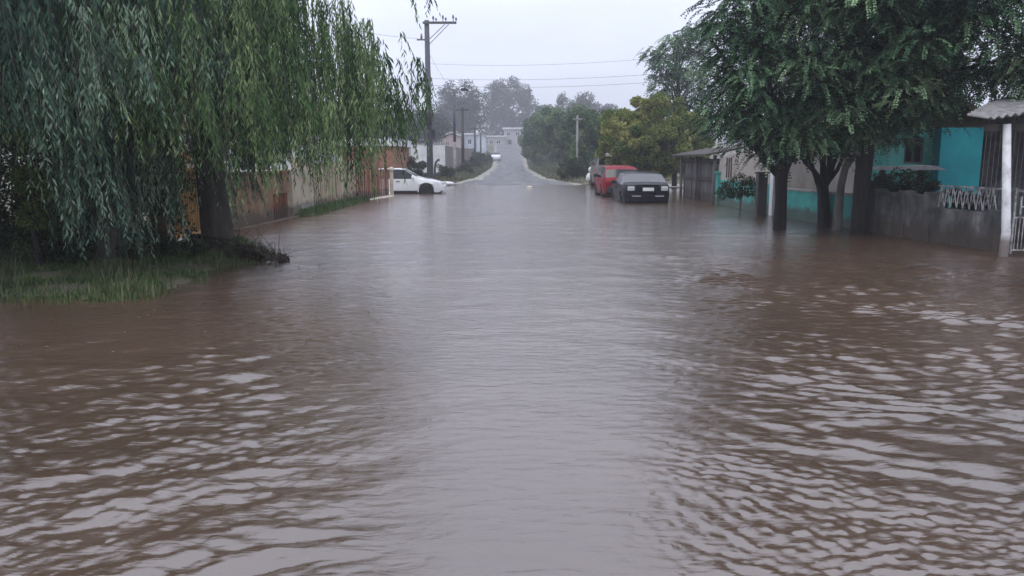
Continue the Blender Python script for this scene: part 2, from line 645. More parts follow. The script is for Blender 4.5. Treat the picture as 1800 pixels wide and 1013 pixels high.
m_water, nt, p = mat_new('muddy_flood_water')
N, L = nt.nodes.new, nt.links.new
tc = N("ShaderNodeTexCoord")
nz = N("ShaderNodeTexNoise")
nz.inputs["Scale"].default_value = 0.35
nz.inputs["Detail"].default_value = 4
nz.inputs["Roughness"].default_value = 0.5
L(tc.outputs["Object"], nz.inputs["Vector"])
rp = N("ShaderNodeValToRGB")
rp.color_ramp.elements[0].position = 0.3
rp.color_ramp.elements[0].color = (0.064, 0.040, 0.027, 1)
rp.color_ramp.elements[1].position = 0.7
rp.color_ramp.elements[1].color = (0.104, 0.067, 0.047, 1)
L(nz.outputs["Fac"], rp.inputs[0])
L(rp.outputs[0], p.inputs["Base Color"])
p.inputs["Roughness"].default_value = 0.12
p.inputs["IOR"].default_value = 2.3
# small ripples, finer than the mesh
mp = N("ShaderNodeMapping")
mp.inputs["Scale"].default_value = (0.6, 1.5, 1)
L(tc.outputs["Object"], mp.inputs[0])
n1 = N("ShaderNodeTexNoise")
n1.inputs["Scale"].default_value = 9
n1.inputs["Detail"].default_value = 7
n1.inputs["Roughness"].default_value = 0.56
n1.inputs["Distortion"].default_value = 0.6
L(mp.outputs[0], n1.inputs["Vector"])
b1 = N("ShaderNodeBump")
b1.inputs["Strength"].default_value = 0.32
b1.inputs["Distance"].default_value = 0.03
L(n1.outputs["Fac"], b1.inputs["Height"])
ln_ = N("ShaderNodeVectorMath")
ln_.operation = 'LENGTH'
L(tc.outputs["Object"], ln_.inputs[0])
mr = N("ShaderNodeMapRange")
mr.inputs[1].default_value = 4
mr.inputs[2].default_value = 17
mr.inputs[3].default_value = 0.33
mr.inputs[4].default_value = 0.62
L(ln_.outputs["Value"], mr.inputs[0])
L(mr.outputs[0], b1.inputs["Strength"])
L(b1.outputs[0], p.inputs["Normal"])
wt = water_mesh()
tag(wt, kind='structure')


# ------------------------------------------------------------ grass
def grass(name, label, area_fn, n, h=(0.08, 0.2), mat='grass', width=0.012, x0=0, x1=1, y0=0, y1=1, minz=-0.05):
    P = np.stack([RNG.uniform(x0, x1, n), RNG.uniform(y0, y1, n)], 1)
    keep = area_fn(P[:, 0], P[:, 1])
    P = P[keep]
    z = ground_z(P[:, 0], P[:, 1])
    k = z > minz
    P, z = P[k], z[k]
    n = len(P)
    base = np.stack([P[:, 0], P[:, 1], z], 1)
    a = RNG.uniform(0, 2 * PI, n)
    tilt = RNG.uniform(0.1, 0.7, n)
    D = np.stack([np.cos(a) * tilt, np.sin(a) * tilt, np.ones(n)], 1)
    Nn = np.stack([np.sin(a), -np.cos(a), RNG.uniform(-.3, .3, n)], 1)
    Nn = np.cross(D, Nn)
    ln = RNG.uniform(h[0], h[1], n)
    o = leaf_mesh(name, base, D, Nn, ln, width, RNG.uniform(0, 1, n), M[mat])
    return tag(o, label, 'grass', kind='stuff')


# ------------------------------------------------------------ trees
def tube_path(a, b, sag=0.0, n=6, jit=0.0):
    a, b = Vector(a), Vector(b)
    pts = []
    for i in range(n):
        t = i / (n - 1)
        p = a.lerp(b, t)
        p.z += sag * math.sin(t * PI)
        if 0 < i < n - 1:
            p += Vector((random.uniform(-jit, jit), random.uniform(-jit, jit), random.uniform(-jit, jit)))
        pts.append(p)
    return pts


def taper(r0, r1, n):
    return [r0 + (r1 - r0) * i / (n - 1) for i in range(n)]


def willow(label, base, cx, cy, Rad, H, botfn, nstr, trunk_r, lean, mat, group, seed, dens_edge=1.0, zcut=0.0):
    rng = np.random.default_rng(seed)
    random.seed(seed)
    root = empty('willow_tree', label, 'tree', base, 0, group)
    bx, by, bz = base
    mb = MB()
    fork = Vector((lean[0], lean[1], 2.3))
    pts = [Vector((0, 0, -0.4)), Vector((0.02, 0, 0.2)), Vector((lean[0] * .3, lean[1] * .3, 0.9)), Vector((lean[0] * .7, lean[1] * .7, 1.6)), fork]
    mb.tube(pts, [trunk_r * 1.45, trunk_r * 1.15, trunk_r, trunk_r * .93, trunk_r * .9], 14)
    mb.build('trunk', M['bark'], root, True)
    lb = MB()
    tips = []
    for i in range(11):
        a = 2 * PI * i / 11 + random.uniform(-.2, .2)
        rr = Rad * random.uniform(.4, .7)
        tip = Vector((cx - bx + rr * math.cos(a), cy - by + rr * math.sin(a), float(dome(rr / Rad, H)) * .9))
        pts = tube_path(fork - Vector((0, 0, .15)), tip, 0.7, 7, 0.08)
        lb.tube(pts, taper(trunk_r * .5, 0.025, 7), 7)
        tips.append(tip)
        for _ in range(3):
            q = pts[random.choice([3, 4, 5])]
            a2 = a + random.uniform(-.8, .8)
            t2 = q + Vector((math.cos(a2), math.sin(a2), .3)) * random.uniform(.6, 1.3)
            lb.tube(tube_path(q, t2, .15, 4, .03), taper(0.04, 0.012, 4), 5)
    lb.build('limb', M['bark'], root, True)
    # hanging strands
    Ps, Ds, Ns, Ls, Ws, Ts = [], [], [], [], [], []
    sb = MB()
    nn = 0
    while nn < nstr:
        u = rng.uniform(0, 1)
        r = Rad * math.sqrt(u)
        a = rng.uniform(0, 2 * PI)
        # denser shell towards the viewer
        if math.sin(a) > 0.35 and rng.random() < 0.55: continue
        if dens_edge < 1 and cx + r * math.cos(a) > -3.1 + .4 * rng.normal() and rng.random() > dens_edge: continue
        x0 = cx + r * math.cos(a)
        y0 = cy + r * math.sin(a)
        z0 = float(dome(r / Rad, H)) * rng.uniform(0.8, 1.0)
        zb = botfn(x0, y0, rng)
        if z0 - zb < 0.5: z0 = zb + rng.uniform(.5, 1.0) if z0 > 1.5 else z0
        if z0 <= zb + .2: continue
        nn += 1
        ln = z0 - zb
        ln = min(ln, rng.uniform(1.0, 3.2))
        # a strand does not need to reach the bottom: layers start at various heights
        if rng.random() < 0.4: z0 = zb + ln
        elif rng.random() < .6: z0 = max(zb + ln, z0 - rng.exponential() * .9)
        drift = np.array([rng.normal() * .10 + .10, rng.normal() * .10, 0])
        tone0 = rng.normal() * 0.22 + 0.45
        # sub strands in a small tress
        for s in range(rng.integers(2, 7)):
            ox = rng.normal(size=2) * 0.05
            l2 = ln * rng.uniform(.6, 1.0)
            m = max(6, int(l2 / 0.045))
            t = (np.arange(m) + rng.random(m) * .5) / m
            ph = rng.uniform(0, 6.28)
            bend = np.stack([np.sin(t * 3 + ph) * 0.05, np.cos(t * 2.6 + ph) * 0.05, 0 * t], 1)
            P = np.array([x0 + ox[0], y0 + ox[1], z0]) + drift * (t[:, None] ** 1.3) * l2 * .5 + bend * t[:, None]
            P[:, 2] -= t * l2
            P[:, 0] += ox[0] * 2.5 * t
            az = rng.uniform(0, 2 * PI, m)
            sp = rng.uniform(.25, .65, m)
            D = np.stack([np.cos(az) * sp, np.sin(az) * sp, -np.ones(m)], 1)
            Nn = np.stack([np.sin(az) + rng.normal(size=m) * .5, -np.cos(az) + rng.normal(size=m) * .5, rng.normal(size=m) * .5 + .6], 1)
            Ps.append(P); Ds.append(D); Ns.append(Nn)
            Ls.append(rng.uniform(.09, .16, m) * (1 - .3 * t))
            Ws.append(rng.uniform(.017, .028, m))
            Ts.append(np.clip(tone0 + rng.normal(size=m) * .13 + t * .12, 0, 1))
            if s == 0 or s == 2:
                q = P[:: max(1, m // 5)]
                sb.tube([Vector((p_[0] - bx, p_[1] - by, p_[2] - bz)) for p_ in q], 0.005, 3, False)
    P = np.concatenate(Ps) - np.array(base)
    leaf_mesh('crown', P, np.concatenate(Ds), np.concatenate(Ns), np.concatenate(Ls), np.concatenate(Ws), np.concatenate(Ts), mat, root)
    sb.build('twig', M['bark'], root)
    return root


def dome(q, H):
    return H * np.interp(q, [0, .3, .45, .6, .72, .86, 1.0], [1, .95, .88, .77, .66, .5, .38])


def bot1(x, y, rng):
    z = np.interp(x, [-9, -6.5, -5.6, -5.15, -4.3, -3.6, -2.8, -2.0, -1.5, -1.0], [0.3, 0.4, 0.7, 1.65, 1.45, 1.05, 1.15, 1.4, 2.0, 2.5])
    if x / y < -.52 + rng.normal() * .02: return 1.55 + rng.exponential() * .5
    if rng.random() < .3: z -= .35
    if -.428 < x / y < -.388: z = 1.75
    return z + rng.exponential() * 0.38 + rng.normal() * .08


def bot2(x, y, rng):
    if x / y < -.56 + rng.normal() * .02: return 1.5 + rng.exponential() * .5
    z = np.interp(x, [-9, -6.2, -5.2, -4.85, -4.6, -3.4], [0.35, 0.25, 0.12, 0.2, 1.7, 2.2])
    if -.428 < x / y < -.388: return 1.8 + rng.exponential() * .5
    return z + rng.exponential() * 0.42 + .02


W_GROUP = 'weeping willows on the left bank'
willow('tall weeping willow with thick grey trunk leaning over the floodwater edge', (-4.86, 13.1, 0.1), -5.3, 13.2, 3.95, 6.4, bot1, 1050, 0.23,
       (-0.15, 0.05), M['willow'], W_GROUP, 11, 0.5)
willow('darker weeping willow with long strands hanging to the grass at the frame edge', (-6.05, 12.0, 0.1), -7.2, 11.4, 3.7, 7.0, bot2, 1000, 0.2,
       (-0.1, 0.0), M['willow_dark'], W_GROUP, 12)


def feathery_tree(root, clumps, mat, rng, sprays=36, spl=0.5, leafl=0.092, nl=12):
    Ps, Ds, Ns, Ls, Ws, Ts = [], [], [], [], [], []
    for (c, rad, tone0) in clumps:
        c = np.array(c)
        for s in range(sprays):
            a = rng.uniform(0, 2 * PI)
            rr = rad * math.sqrt(rng.uniform(0, 1))
            start = c + np.array([math.cos(a) * rr * .7, math.sin(a) * rr * .7, rng.uniform(-.5, .45) * rad + .25 * (rad - rr)])
            l = spl * rng.uniform(.6, 1.2)
            t = np.linspace(0.05, 1, nl)
            out_ = np.array([math.cos(a + rng.normal() * .4), math.sin(a + rng.normal() * .4), 0])
            droop = rng.uniform(.2, 1.0)
            mid = start + out_ * (t[:, None] * l * .75) + np.array([0, 0, 1.0]) * (-(t[:, None] ** 1.7) * l * droop + .12 * l * t[:, None])
            tang = out_ * .75 + np.array([0, 0, 1.0]) * (-1.7 * (t[:, None] ** .7) * droop + .12)
            tang = unit(tang)
            sd = unit(np.cross(tang, np.array([0, 0, 1.0]) + rng.normal(size=3) * .1))
            for sgn in (1, -1):
                D = sd * sgn + tang * .7 + rng.normal(size=(nl, 3)) * .18 + np.array([0, 0, -.25])
                Nn = np.cross(sd, tang) + rng.normal(size=(nl, 3)) * .25
                Ps.append(mid); Ds.append(D); Ns.append(Nn)
                Ls.append(leafl * rng.uniform(.7, 1.2, nl) * (1 - .35 * t))
                Ws.append(leafl * .36 * np.ones(nl))
                Ts.append(np.clip(tone0 + rng.normal() * .1 + rng.normal(size=nl) * .07, 0, 1))
    P = np.concatenate(Ps) - np.array(root.location)
    return leaf_mesh('crown', P, np.concatenate(Ds), np.concatenate(Ns), np.concatenate(Ls), np.concatenate(Ws), np.concatenate(Ts), mat, root)


# the big right-hand trees
def right_trees():
    rng = np.random.default_rng(21)
    random.seed(21)
    # crown lower edge in world space: photo rows at the crown's depth
    def clumps_for(cx, cy, cz, rx, ry, rz, n, zmin_fn):
        out_ = []
        tries = 0
        while len(out_) < n and tries < 9000:
            tries += 1
            d = unit(rng.normal(size=3))
            s = rng.uniform(.25, 1) ** .35
            p = np.array([cx + d[0] * rx * s, cy + d[1] * ry * s, cz + d[2] * rz * s])
            if d[1] > 0.5 and rng.random() < .6: continue
            if p[2] < zmin_fn(p[0]) or p[0] < 4.55 * p[1] / 18: continue
            if any(np.linalg.norm((p - q[0]) * np.array([1, 1, 1.5])) < .24 for q in out_): continue
            out_.append((p, rng.uniform(.45, .85), float(np.clip(.40 + rng.normal() * .24, 0, 1))))
        return out_

    zmin = lambda x: np.interp(x, [3.5, 4.2, 4.8, 5.6, 6.5, 7.6, 8.8, 10, 12], [3.6, 2.6, 2.05, 1.75, 1.8, 2.05, 2.2, 2.5, 2.7])
    # tree A: dark trunk standing in the water
    A = empty('shade_tree', 'large feathery shade tree with dark trunk standing in the brown floodwater', 'tree', (6.15, 18.3, 0), 0, 'shade trees in front of the turquoise house')
    mb = MB()
    mb.tube([(0.02, 0, -.5), (0, 0, 0), (0.0, 0, .6), (-.02, 0, 1.1), (0, 0, 1.5)], [.2, .155, .135, .14, .17], 12)
    mb.build('trunk', M['bark_dark'], A, True)
    lb = MB()
    ends = [(-1.9, .2, 2.6), (-1.2, -1.2, 3.6), (.3, -1.3, 3.4), (1.2, .1, 3.3), (-.3, 1.2, 4.2), (.9, .9, 4.5), (-.8, -.1, 4.8), (1.9, -.5, 2.9), (-2.1, -.6, 4.4)]
    for i, e_ in enumerate(ends):
        pts = tube_path((0, 0, 1.15 + .04 * i), e_, .2, 7, .06)
        lb.tube(pts, taper(.1, .025, 7), 7)
        for _ in range(4):
            q = pts[random.choice([3, 4, 5])]
            lb.tube(tube_path(q, q + Vector((random.uniform(-1, 1), random.uniform(-1, 1), random.uniform(.1, 1))), .05, 4, .03), taper(.035, .01, 4), 5)
    lb.build('limb', M['bark_dark'], A, True)
    cA = clumps_for(6.4, 18.0, 4.7, 3.0, 2.4, 3.9, 400, zmin)
    feathery_tree(A, cA, M['broad'], rng)
    # tree B: many-limbed, next to it
    B = empty('shade_tree', 'shade tree dividing low into many crooked dark limbs beside a pale trunk', 'tree', (7.55, 19.3, 0), 0, 'shade trees in front of the turquoise house')
    mb = MB()
    mb.tube([(0, 0, -.5), (0, 0, .1), (-.05, 0, .7), (-.1, 0, 1.0)], [.19, .155, .135, .14], 12)
    mb.build('trunk', M['bark_dark'], B, True)
    lb = MB()
    for e_ in [(-1.0, 0, 2.0), (-.65, .3, 2.3), (-.3, -.2, 2.5), (.05, .2, 2.4), (.35, 0, 2.5), (-.8, -.5, 1.75), (.7, -.3, 2.2), (.9, .4, 3.2), (-.2, .6, 3.6), (.2, -.6, 3.7)]:
        pts = tube_path((-.08, 0, .75 + random.uniform(0, .2)), e_, .12, 7, .06)
        lb.tube(pts, taper(.075, .022, 7), 6)
        for _ in range(3):
            q = pts[random.choice([3, 4, 5])]
            lb.tube(tube_path(q, q + Vector((random.uniform(-.6, .6), random.uniform(-.5, .5), random.uniform(.2, .7))), .05, 4, .03), taper(.03, .01, 4), 5)
    lb.build('limb', M['bark_dark'], B, True)
    cB = clumps_for(7.9, 18.9, 5.2, 2.2, 1.7, 3.6, 200, zmin)
    feathery_tree(B, cB, M['broad'], rng)
    # tree C: wide trunk by the wall, crown out of the frame to the right
    Cc = empty('shade_tree', 'tall shade tree with thick black trunk against the low grey wall', 'tree', (7.55, 17.3, 0), 0, 'shade trees in front of the turquoise house')
    mb = MB()
    mb.tube([(0, 0, -.5), (0, 0, .2), (0, 0, 1.2), (.02, 0, 1.9), (0.1, 0, 2.6)], [.23, .185, .17, .175, .17], 12)
    mb.build('trunk', M['bark_dark'], Cc, True)
    lb = MB()
    for e_ in [(-1.2, -.8, 3.8), (.6, -1.5, 3.6), (2, -.8, 3.6), (2.5, .5, 4.3), (.3, .9, 4.6), (1.4, -1.9, 3.4), (3.4, -.9, 3.6), (-.5, -.5, 5.2)]:
        pts = tube_path((.05, 0, 2.1 + random.uniform(0, .3)), e_, .25, 7, .07)
        lb.tube(pts, taper(.11, .025, 7), 7)
    lb.build('limb', M['bark_dark'], Cc, True)
    cC = clumps_for(9.5, 15.8, 5.2, 3.4, 1.8, 3.4, 310, lambda x: np.interp(x, [6, 7, 8, 8.6, 10, 12], [2.2, 2.2, 2.4, 2.85, 3.0, 3.0]))
    feathery_tree(Cc, cC, M['broad'], rng)
    # pale leaning trunk
    D_ = empty('tree_stump', 'pale grey bare trunk bending right beside the low grey wall', 'tree', (7.35, 18.0, 0), 0)
    mb = MB()
    mb.tube([(0, 0, -.5), (0.0, 0, .4), (.03, 0, 1.0), (.1, 0, 1.4), (.25, 0, 1.62), (.42, 0, 1.68)], [.12, .1, .085, .08, .07, .05], 9)
    mb.build('trunk', M['bark_pale'], D_, True)
    mb = MB()
    mb.tube([(.12, 0, 1.45), (.1, .05, 1.75), (.2, .1, 2.2)], [.04, .03, .015], 6)
    mb.build('limb', M['bark_pale'], D_, True)
    # thin leafy tree seen against the sky on the left of the crowns
    E = empty('slender_tree', 'slender open tree whose thin leafy top stands against the sky behind the yellow tree', 'tree', (9.2, 45.5, 0.1), 0)
    mb = MB()
    mb.tube([(0, 0, -.3), (0, 0, 2.4), (.1, 0, 5), (-.1, 0, 7.0), (0, 0, 8.0)], [.16, .13, .1, .06, .03], 8)
    mb.build('trunk', M['bark_dark'], E, True)
    lb = MB()
    cl = []
    for px, py in [(1165, 110), (1180, 75), (1200, 95), (1160, 140), (1190, 130), (1185, 165), (1215, 150), (1210, 180), (1230, 120), (1175, 190), (1215, 60), (1150, 95), (1170, 125), (1205, 125), (1225, 90), (1235, 160), (1225, 60), (1195, 80), (1160, 165), (1195, 195)]:
        q = at(px, py, 45.5 + random.uniform(-.6, .6))
        cl.append((np.array(q), random.uniform(.7, 1.0), random.uniform(.3, .6)))
        lb.tube(tube_path((0, 0, max(1.5, q.z - 2.2)), q - E.location, .1, 5, .05), taper(.05, .015, 5), 5)
    lb.build('limb', M['bark_dark'], E, True)
    feathery_tree(E, cl, M['broad'], rng, sprays=60, spl=.7, leafl=.18, nl=8)


right_trees()


def puff_crown(root, blobs, n, leaf, mat, rng, sub=22, flat=0.75, name='crown'):
    """blobs: world (x,y,z,rx,rz). leaves sit in sub-clumps over each blob"""
    Ps, Ds, Ns, Ts = [], [], [], []
    vol = sum(b[3] ** 2 * b[4] for b in blobs) ** 1
    for (x, y, z, rx, rz) in blobs:
        nb = int(n * (rx ** 2 * rz) / vol)
        k = max(4, int(sub * (0.6 + rng.random() * .8)))
        d = unit(rng.normal(size=(k, 3)))
        s = rng.uniform(.45, 1, k)[:, None] ** .5
        cc = np.array([x, y, z]) + d * s * np.array([rx, rx, rz])
        cr = rng.uniform(.2, .42, k) * (rx + rz) / 2
        ct = np.clip(.45 + rng.normal(size=k) * .16, 0, 1)
        idx = rng.integers(0, k, nb)
        dd = unit(rng.normal(size=(nb, 3)))
        rr = rng.uniform(.3, 1.05, nb)[:, None] ** .5
        P = cc[idx] + dd * rr * cr[idx][:, None] * np.array([1, 1, flat])
        Ps.append(P)
        Ds.append(dd + rng.normal(size=(nb, 3)) * .6 + np.array([0, 0, -.3]))
        Ns.append(dd + rng.normal(size=(nb, 3)) * .5 + np.array([0, 0, .6]))
        Ts.append(np.clip(ct[idx] + rng.normal(size=nb) * .12, 0, 1))
    P = np.concatenate(Ps) - np.array(root.location)
    m = len(P)
    return leaf_mesh(name, P, np.concatenate(Ds), np.concatenate(Ns), leaf * rng.uniform(.6, 1.2, m), leaf * .5, np.concatenate(Ts), mat, root)


def puff_tree(label, x, y, blobs, n, leaf, mat, seed, group=None, trunk_r=.18, bark='bark_dark', name='leafy_tree', sub=22, cat='tree'):
    rng = np.random.default_rng(seed)
    random.seed(seed)
    gz = float(ground_z(x, y))
    root = empty(name, label, cat, (x, y, gz), 0, group)
    zc = min(b[2] for b in blobs)
    mb = MB()
    h = max(.4, zc - gz)
    mb.tube([(0, 0, -.2), (0, 0, h * .4), (random.uniform(-.1, .1), 0, h)], [trunk_r * 1.3, trunk_r, trunk_r * .8], 8)
    mb.build('trunk', M[bark], root, True)
    lb = MB()
    for b in blobs:
        e_ = Vector((b[0] - x, b[1] - y, b[2] - gz + b[4] * .4))
        lb.tube(tube_path((0, 0, h * .75), e_, .1, 5, .05 * b[3]), taper(trunk_r * .6, trunk_r * .12, 5), 5)
    lb.build('limb', M[bark], root, True)
    puff_crown(root, blobs, n, leaf, mat, rng, sub)
    return root


# yellow-green tree behind the parked cars
bl = []
for px, py, Y, rx, rz in [(1090, 225, 42, 1.0, .9), (1130, 205, 42, 1.1, .9), (1170, 205, 41.5, 1.1, .9), (1210, 225, 42, 1.0, .9), (1075, 260, 41.5, .8, .7),
                          (1120, 255, 41, 1.1, .9), (1165, 255, 41, 1.2, 1.0), (1215, 255, 42, 1.0, .9), (1105, 285, 41.8, .8, .6), (1150, 285, 42, 1.0, .7), (1195, 280, 42, 1.0, .7)]:
    q = at(px, py, Y)
    bl.append((q.x, q.y, q.z, rx, rz))
puff_tree('round yellowing tree with drooping crown behind the parked red and dark cars', 7.2, 42, bl, 90000, .16, M['yellow_leaf'], 31, trunk_r=.2)

# row of dark trees along the right verge, beyond the crossing
G = 'dark trees along the right verge'
rows = [
    ('dense dark tree nearest the crossing, just left of the yellowing tree', 7.6, 62, [(1048, 222), (1070, 240), (1034, 258), (1060, 275), (1080, 218)], 62, 1.35, 1.15),
    ('dark green tree in the verge row, behind the pale lamp post', 7.2, 76, [(1018, 212), (1004, 240), (1030, 240), (1010, 270), (1035, 275), (1034, 226)], 76, 1.4, 1.35),
    ('dark green tree in the verge row with uneven spreading crown', 6.6, 92, [(972, 213), (985, 240), (962, 246), (988, 272), (984, 222)], 92, 1.6, 1.6),
    ('dark green tree in the verge row overhanging the sloping road', 6.6, 112, [(946, 226), (945, 246), (960, 240), (958, 265), (938, 258)], 112, 1.8, 1.9),
    ('farthest and haziest dark tree in the verge row', 6.8, 140, [(940, 225), (935, 245), (950, 218), (945, 262)], 140, 1.9, 2.4),
]
for k, (lab, x, y, pts, Y, rx, rz) in enumerate(rows):
    bl = []
    for px, py in pts:
        q = at(px, py, Y + random.uniform(-1, 1))
        bl.append((q.x, q.y, q.z, rx, rz))
    puff_tree(lab, x, y, bl, 16000, .2 * (1 + k * .12), M['dark_leaf'], 40 + k, G)
# clipped hedge shrub
bl = []
for px, py in [(995, 300), (1010, 292), (1025, 300), (1005, 308), (1020, 310)]:
    q = at(px, py, 57)
    bl.append((q.x, q.y, q.z, .62, .6))
puff_tree('rounded clipped green bush at the corner of the crossing', 4.6, 57, bl, 9000, .1, M['shrub_leaf'], 50, name='bush', cat='bush', trunk_r=.06)


def far_tree(label, specs, Y, n, leaf, seed, group, base_px, trunk_r=.5, name='leafy_tree'):
    bl = []
    for px, py, rx, rz in specs:
        q = at(px, py, Y + random.uniform(-2, 2))
        bl.append((q.x, q.y, q.z, rx, rz))
    b = at(base_px, 255, Y)
    return puff_tree(label, b.x, Y, bl, n, leaf, M['far_leaf'], seed, group, trunk_r, name=name, sub=30)


GF = 'tall hazy trees at the end of the street'
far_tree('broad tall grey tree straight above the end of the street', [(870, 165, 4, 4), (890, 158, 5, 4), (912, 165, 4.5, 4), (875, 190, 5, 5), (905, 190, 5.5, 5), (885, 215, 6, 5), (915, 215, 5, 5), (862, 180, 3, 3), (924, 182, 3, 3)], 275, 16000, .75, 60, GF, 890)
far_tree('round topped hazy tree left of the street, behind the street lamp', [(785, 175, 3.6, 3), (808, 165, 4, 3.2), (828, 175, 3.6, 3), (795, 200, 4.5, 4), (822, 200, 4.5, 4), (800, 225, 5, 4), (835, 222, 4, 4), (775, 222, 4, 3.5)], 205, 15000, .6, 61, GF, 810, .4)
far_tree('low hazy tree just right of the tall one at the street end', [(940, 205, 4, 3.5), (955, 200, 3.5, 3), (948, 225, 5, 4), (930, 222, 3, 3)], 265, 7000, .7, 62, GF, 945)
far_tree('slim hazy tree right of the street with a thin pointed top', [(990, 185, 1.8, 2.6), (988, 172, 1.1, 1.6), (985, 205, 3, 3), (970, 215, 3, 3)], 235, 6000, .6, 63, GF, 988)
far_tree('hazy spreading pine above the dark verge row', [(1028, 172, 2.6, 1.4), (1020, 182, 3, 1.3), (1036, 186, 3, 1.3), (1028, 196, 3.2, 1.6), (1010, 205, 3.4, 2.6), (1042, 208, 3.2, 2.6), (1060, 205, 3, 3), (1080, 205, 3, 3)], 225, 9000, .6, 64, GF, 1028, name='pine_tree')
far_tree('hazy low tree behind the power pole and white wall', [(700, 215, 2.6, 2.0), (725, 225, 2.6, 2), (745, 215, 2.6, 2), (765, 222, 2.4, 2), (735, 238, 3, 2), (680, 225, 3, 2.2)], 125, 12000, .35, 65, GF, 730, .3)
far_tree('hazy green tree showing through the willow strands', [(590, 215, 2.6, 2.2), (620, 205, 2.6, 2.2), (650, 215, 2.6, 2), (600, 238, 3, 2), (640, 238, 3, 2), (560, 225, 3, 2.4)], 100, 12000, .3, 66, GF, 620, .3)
# a far wood closing the horizon on both sides
rng = np.random.default_rng(70)
blobs = []
for x in np.arange(-330, 331, 9.0):
    blobs.append((x, 330 + rng.uniform(-14, 14) - abs(x) * .12, 8 + rng.uniform(0, 6), 8, 6 + rng.uniform(0, 3)))


class _Loc: location = (0, 0, 0)


def stuff_crown(blobs, n, leaf, mat, rng, label):
    r = empty('tmp', 'x', 'x')
    o = puff_crown(r, blobs, n, leaf, mat, rng, 20, name='woodland')
    o.parent = None
    bpy.data.objects.remove(r)
    tag(o, label, 'wood', kind='stuff')


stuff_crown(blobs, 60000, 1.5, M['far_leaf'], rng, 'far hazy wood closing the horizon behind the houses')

# shrubs on the left bank
GS = 'shrubs under the willows'
def shrub(label, pts, Y, r, n, leaf, mat, seed, name='shrub'):
    bl = []
    for px, py in pts:
        q = at(px, py, Y + random.uniform(-.25, .25))
        bl.append((q.x, q.y, q.z, r, r * .9))
    b = bl[0]
    return puff_tree(label, b[0], Y, bl, n, leaf, M[mat], seed, GS, .04, name=name, cat='shrub', sub=16)


random.seed(5)
shrub('dark leafy shrub at the very edge of the frame under the willow', [(20, 330), (60, 400), (10, 420), (80, 450), (-60, 350), (-50, 440), (40, 465), (-20, 470), (90, 475), (0, 380)], 12.2, .55, 20000, .07, 'shrub_leaf', 81)
shrub('bright lime green shrub patch under the dark willow', [(75, 345), (105, 325), (70, 375), (120, 350), (60, 320), (100, 365)], 11.4, .27, 5200, .055, 'lime_leaf', 82)
shrub('low black-green shrub behind the grass between both willow trunks', [(110, 430), (150, 430), (200, 400), (250, 440), (290, 430), (170, 465), (240, 470), (130, 380), (270, 385), (300, 455), (120, 470), (210, 450)], 12.3, .5, 24000, .06, 'shrub_leaf', 83)
shrub('tall dark shrub filling the gap behind the darker willow', [(30, 250), (90, 260), (150, 280), (200, 250), (110, 330), (180, 340), (250, 330), (20, 200), (260, 260), (60, 300)], 14.3, .75, 16000, .08, 'shrub_leaf', 84)
shrub('dry brown thorny brush heaped around the grey willow trunk', [(345, 455), (395, 450), (430, 460), (475, 465), (320, 475), (365, 480), (410, 478), (450, 482)], 12.4, .26, 9000, .05, 'dry_leaf', 85, 'brush')
# thin bare twigs rising out of the brush
tw = MB()
random.seed(9)
for i in range(70):
    q = at(random.uniform(310, 505), random.uniform(455, 485), 12.3)
    tw.tube([q, q + Vector((random.uniform(-.15, .15), random.uniform(-.1, .1), random.uniform(.1, .3))), q + Vector((random.uniform(-.35, .35), random.uniform(-.2, .2), random.uniform(.2, .6)))], [.008, .005, .003], 4, False)
tw.build('twig', M['bark'], [o for o in C.objects if o.name.startswith('brush')][0]).matrix_parent_inverse = Matrix.Translation([o for o in C.objects if o.name.startswith('brush')][0].location).inverted()

# grass
grass('grass', 'short wet grass on the bank edge under the willows', lambda x, y: (x < -2.6) & (wobble(x, y, 2.7) > RNG.uniform(-.7, .45, len(x))), 70000, (.03, .13), 'grass', .012, -9.5, -2.4, 7.7, 13.5, -.11)
grass('grass', 'green grass tuft strip along the foot of the left fences', lambda x, y: x < -4.6, 26000, (.05, .2), 'grass', .02, -6.6, -4.8, 20.5, 35, -.05)
grass('grass', 'dull grass on the left verge beyond the crossing', lambda x, y: (x < road_l(y) - .2), 55000, (.1, .35), 'dull_grass', .05, -14, -2.8, 48, 170, -.05)
grass('grass', 'dull grass on the right verge beyond the crossing', lambda x, y: (x > road_r(y) + .35), 36000, (.08, .25), 'dull_grass', .05, 2.2, 12, 51, 170, -.05)

grass('weeds', 'taller ragged weeds and reeds poking out of the flooded bank edge', lambda x, y: (wobble(x, y, 3.1) > .35), 9000, (.12, .34), 'dull_grass', .012, -9.5, -3.0, 7.9, 13.5, -.13)
# leaves and specks drifting by the bank
rng = np.random.default_rng(55)
n = 260
P = np.stack([rng.uniform(-8, -1.5, n), rng.uniform(5.2, 12.5, n), np.full(n, .012)], 1)
P = P[(ground_z(P[:, 0], P[:, 1]) < -.05) & (rng.random(n) < np.clip((P[:, 1] - 4) / 8, 0, 1))]
n = len(P)
D = rng.normal(size=(n, 3)); D[:, 2] *= .05
o = leaf_mesh('floating_leaves', P, D, np.tile([0, 0, 1.0], (n, 1)) + rng.normal(size=(n, 3)) * .1, rng.uniform(.03, .08, n), .022, rng.uniform(.3, 1, n), M['dull_grass'])
tag(o, 'scattered leaves and specks floating on the brown water off the bank', 'floating leaves', kind='stuff')

# verge bushes on the left beyond the crossing
GB = 'bushes on the far left verge'
def vbush(label, pts, Y, r, n, leaf, seed, mat='shrub_leaf'):
    bl = []
    for px, py in pts:
        q = at(px, py, Y + random.uniform(-.3, .3))
        bl.append((q.x, q.y, q.z, r, r * .8))
    return puff_tree(label, bl[0][0], Y, bl, n, leaf, M[mat], seed, GB, .05, name='bush', cat='bush', sub=14)


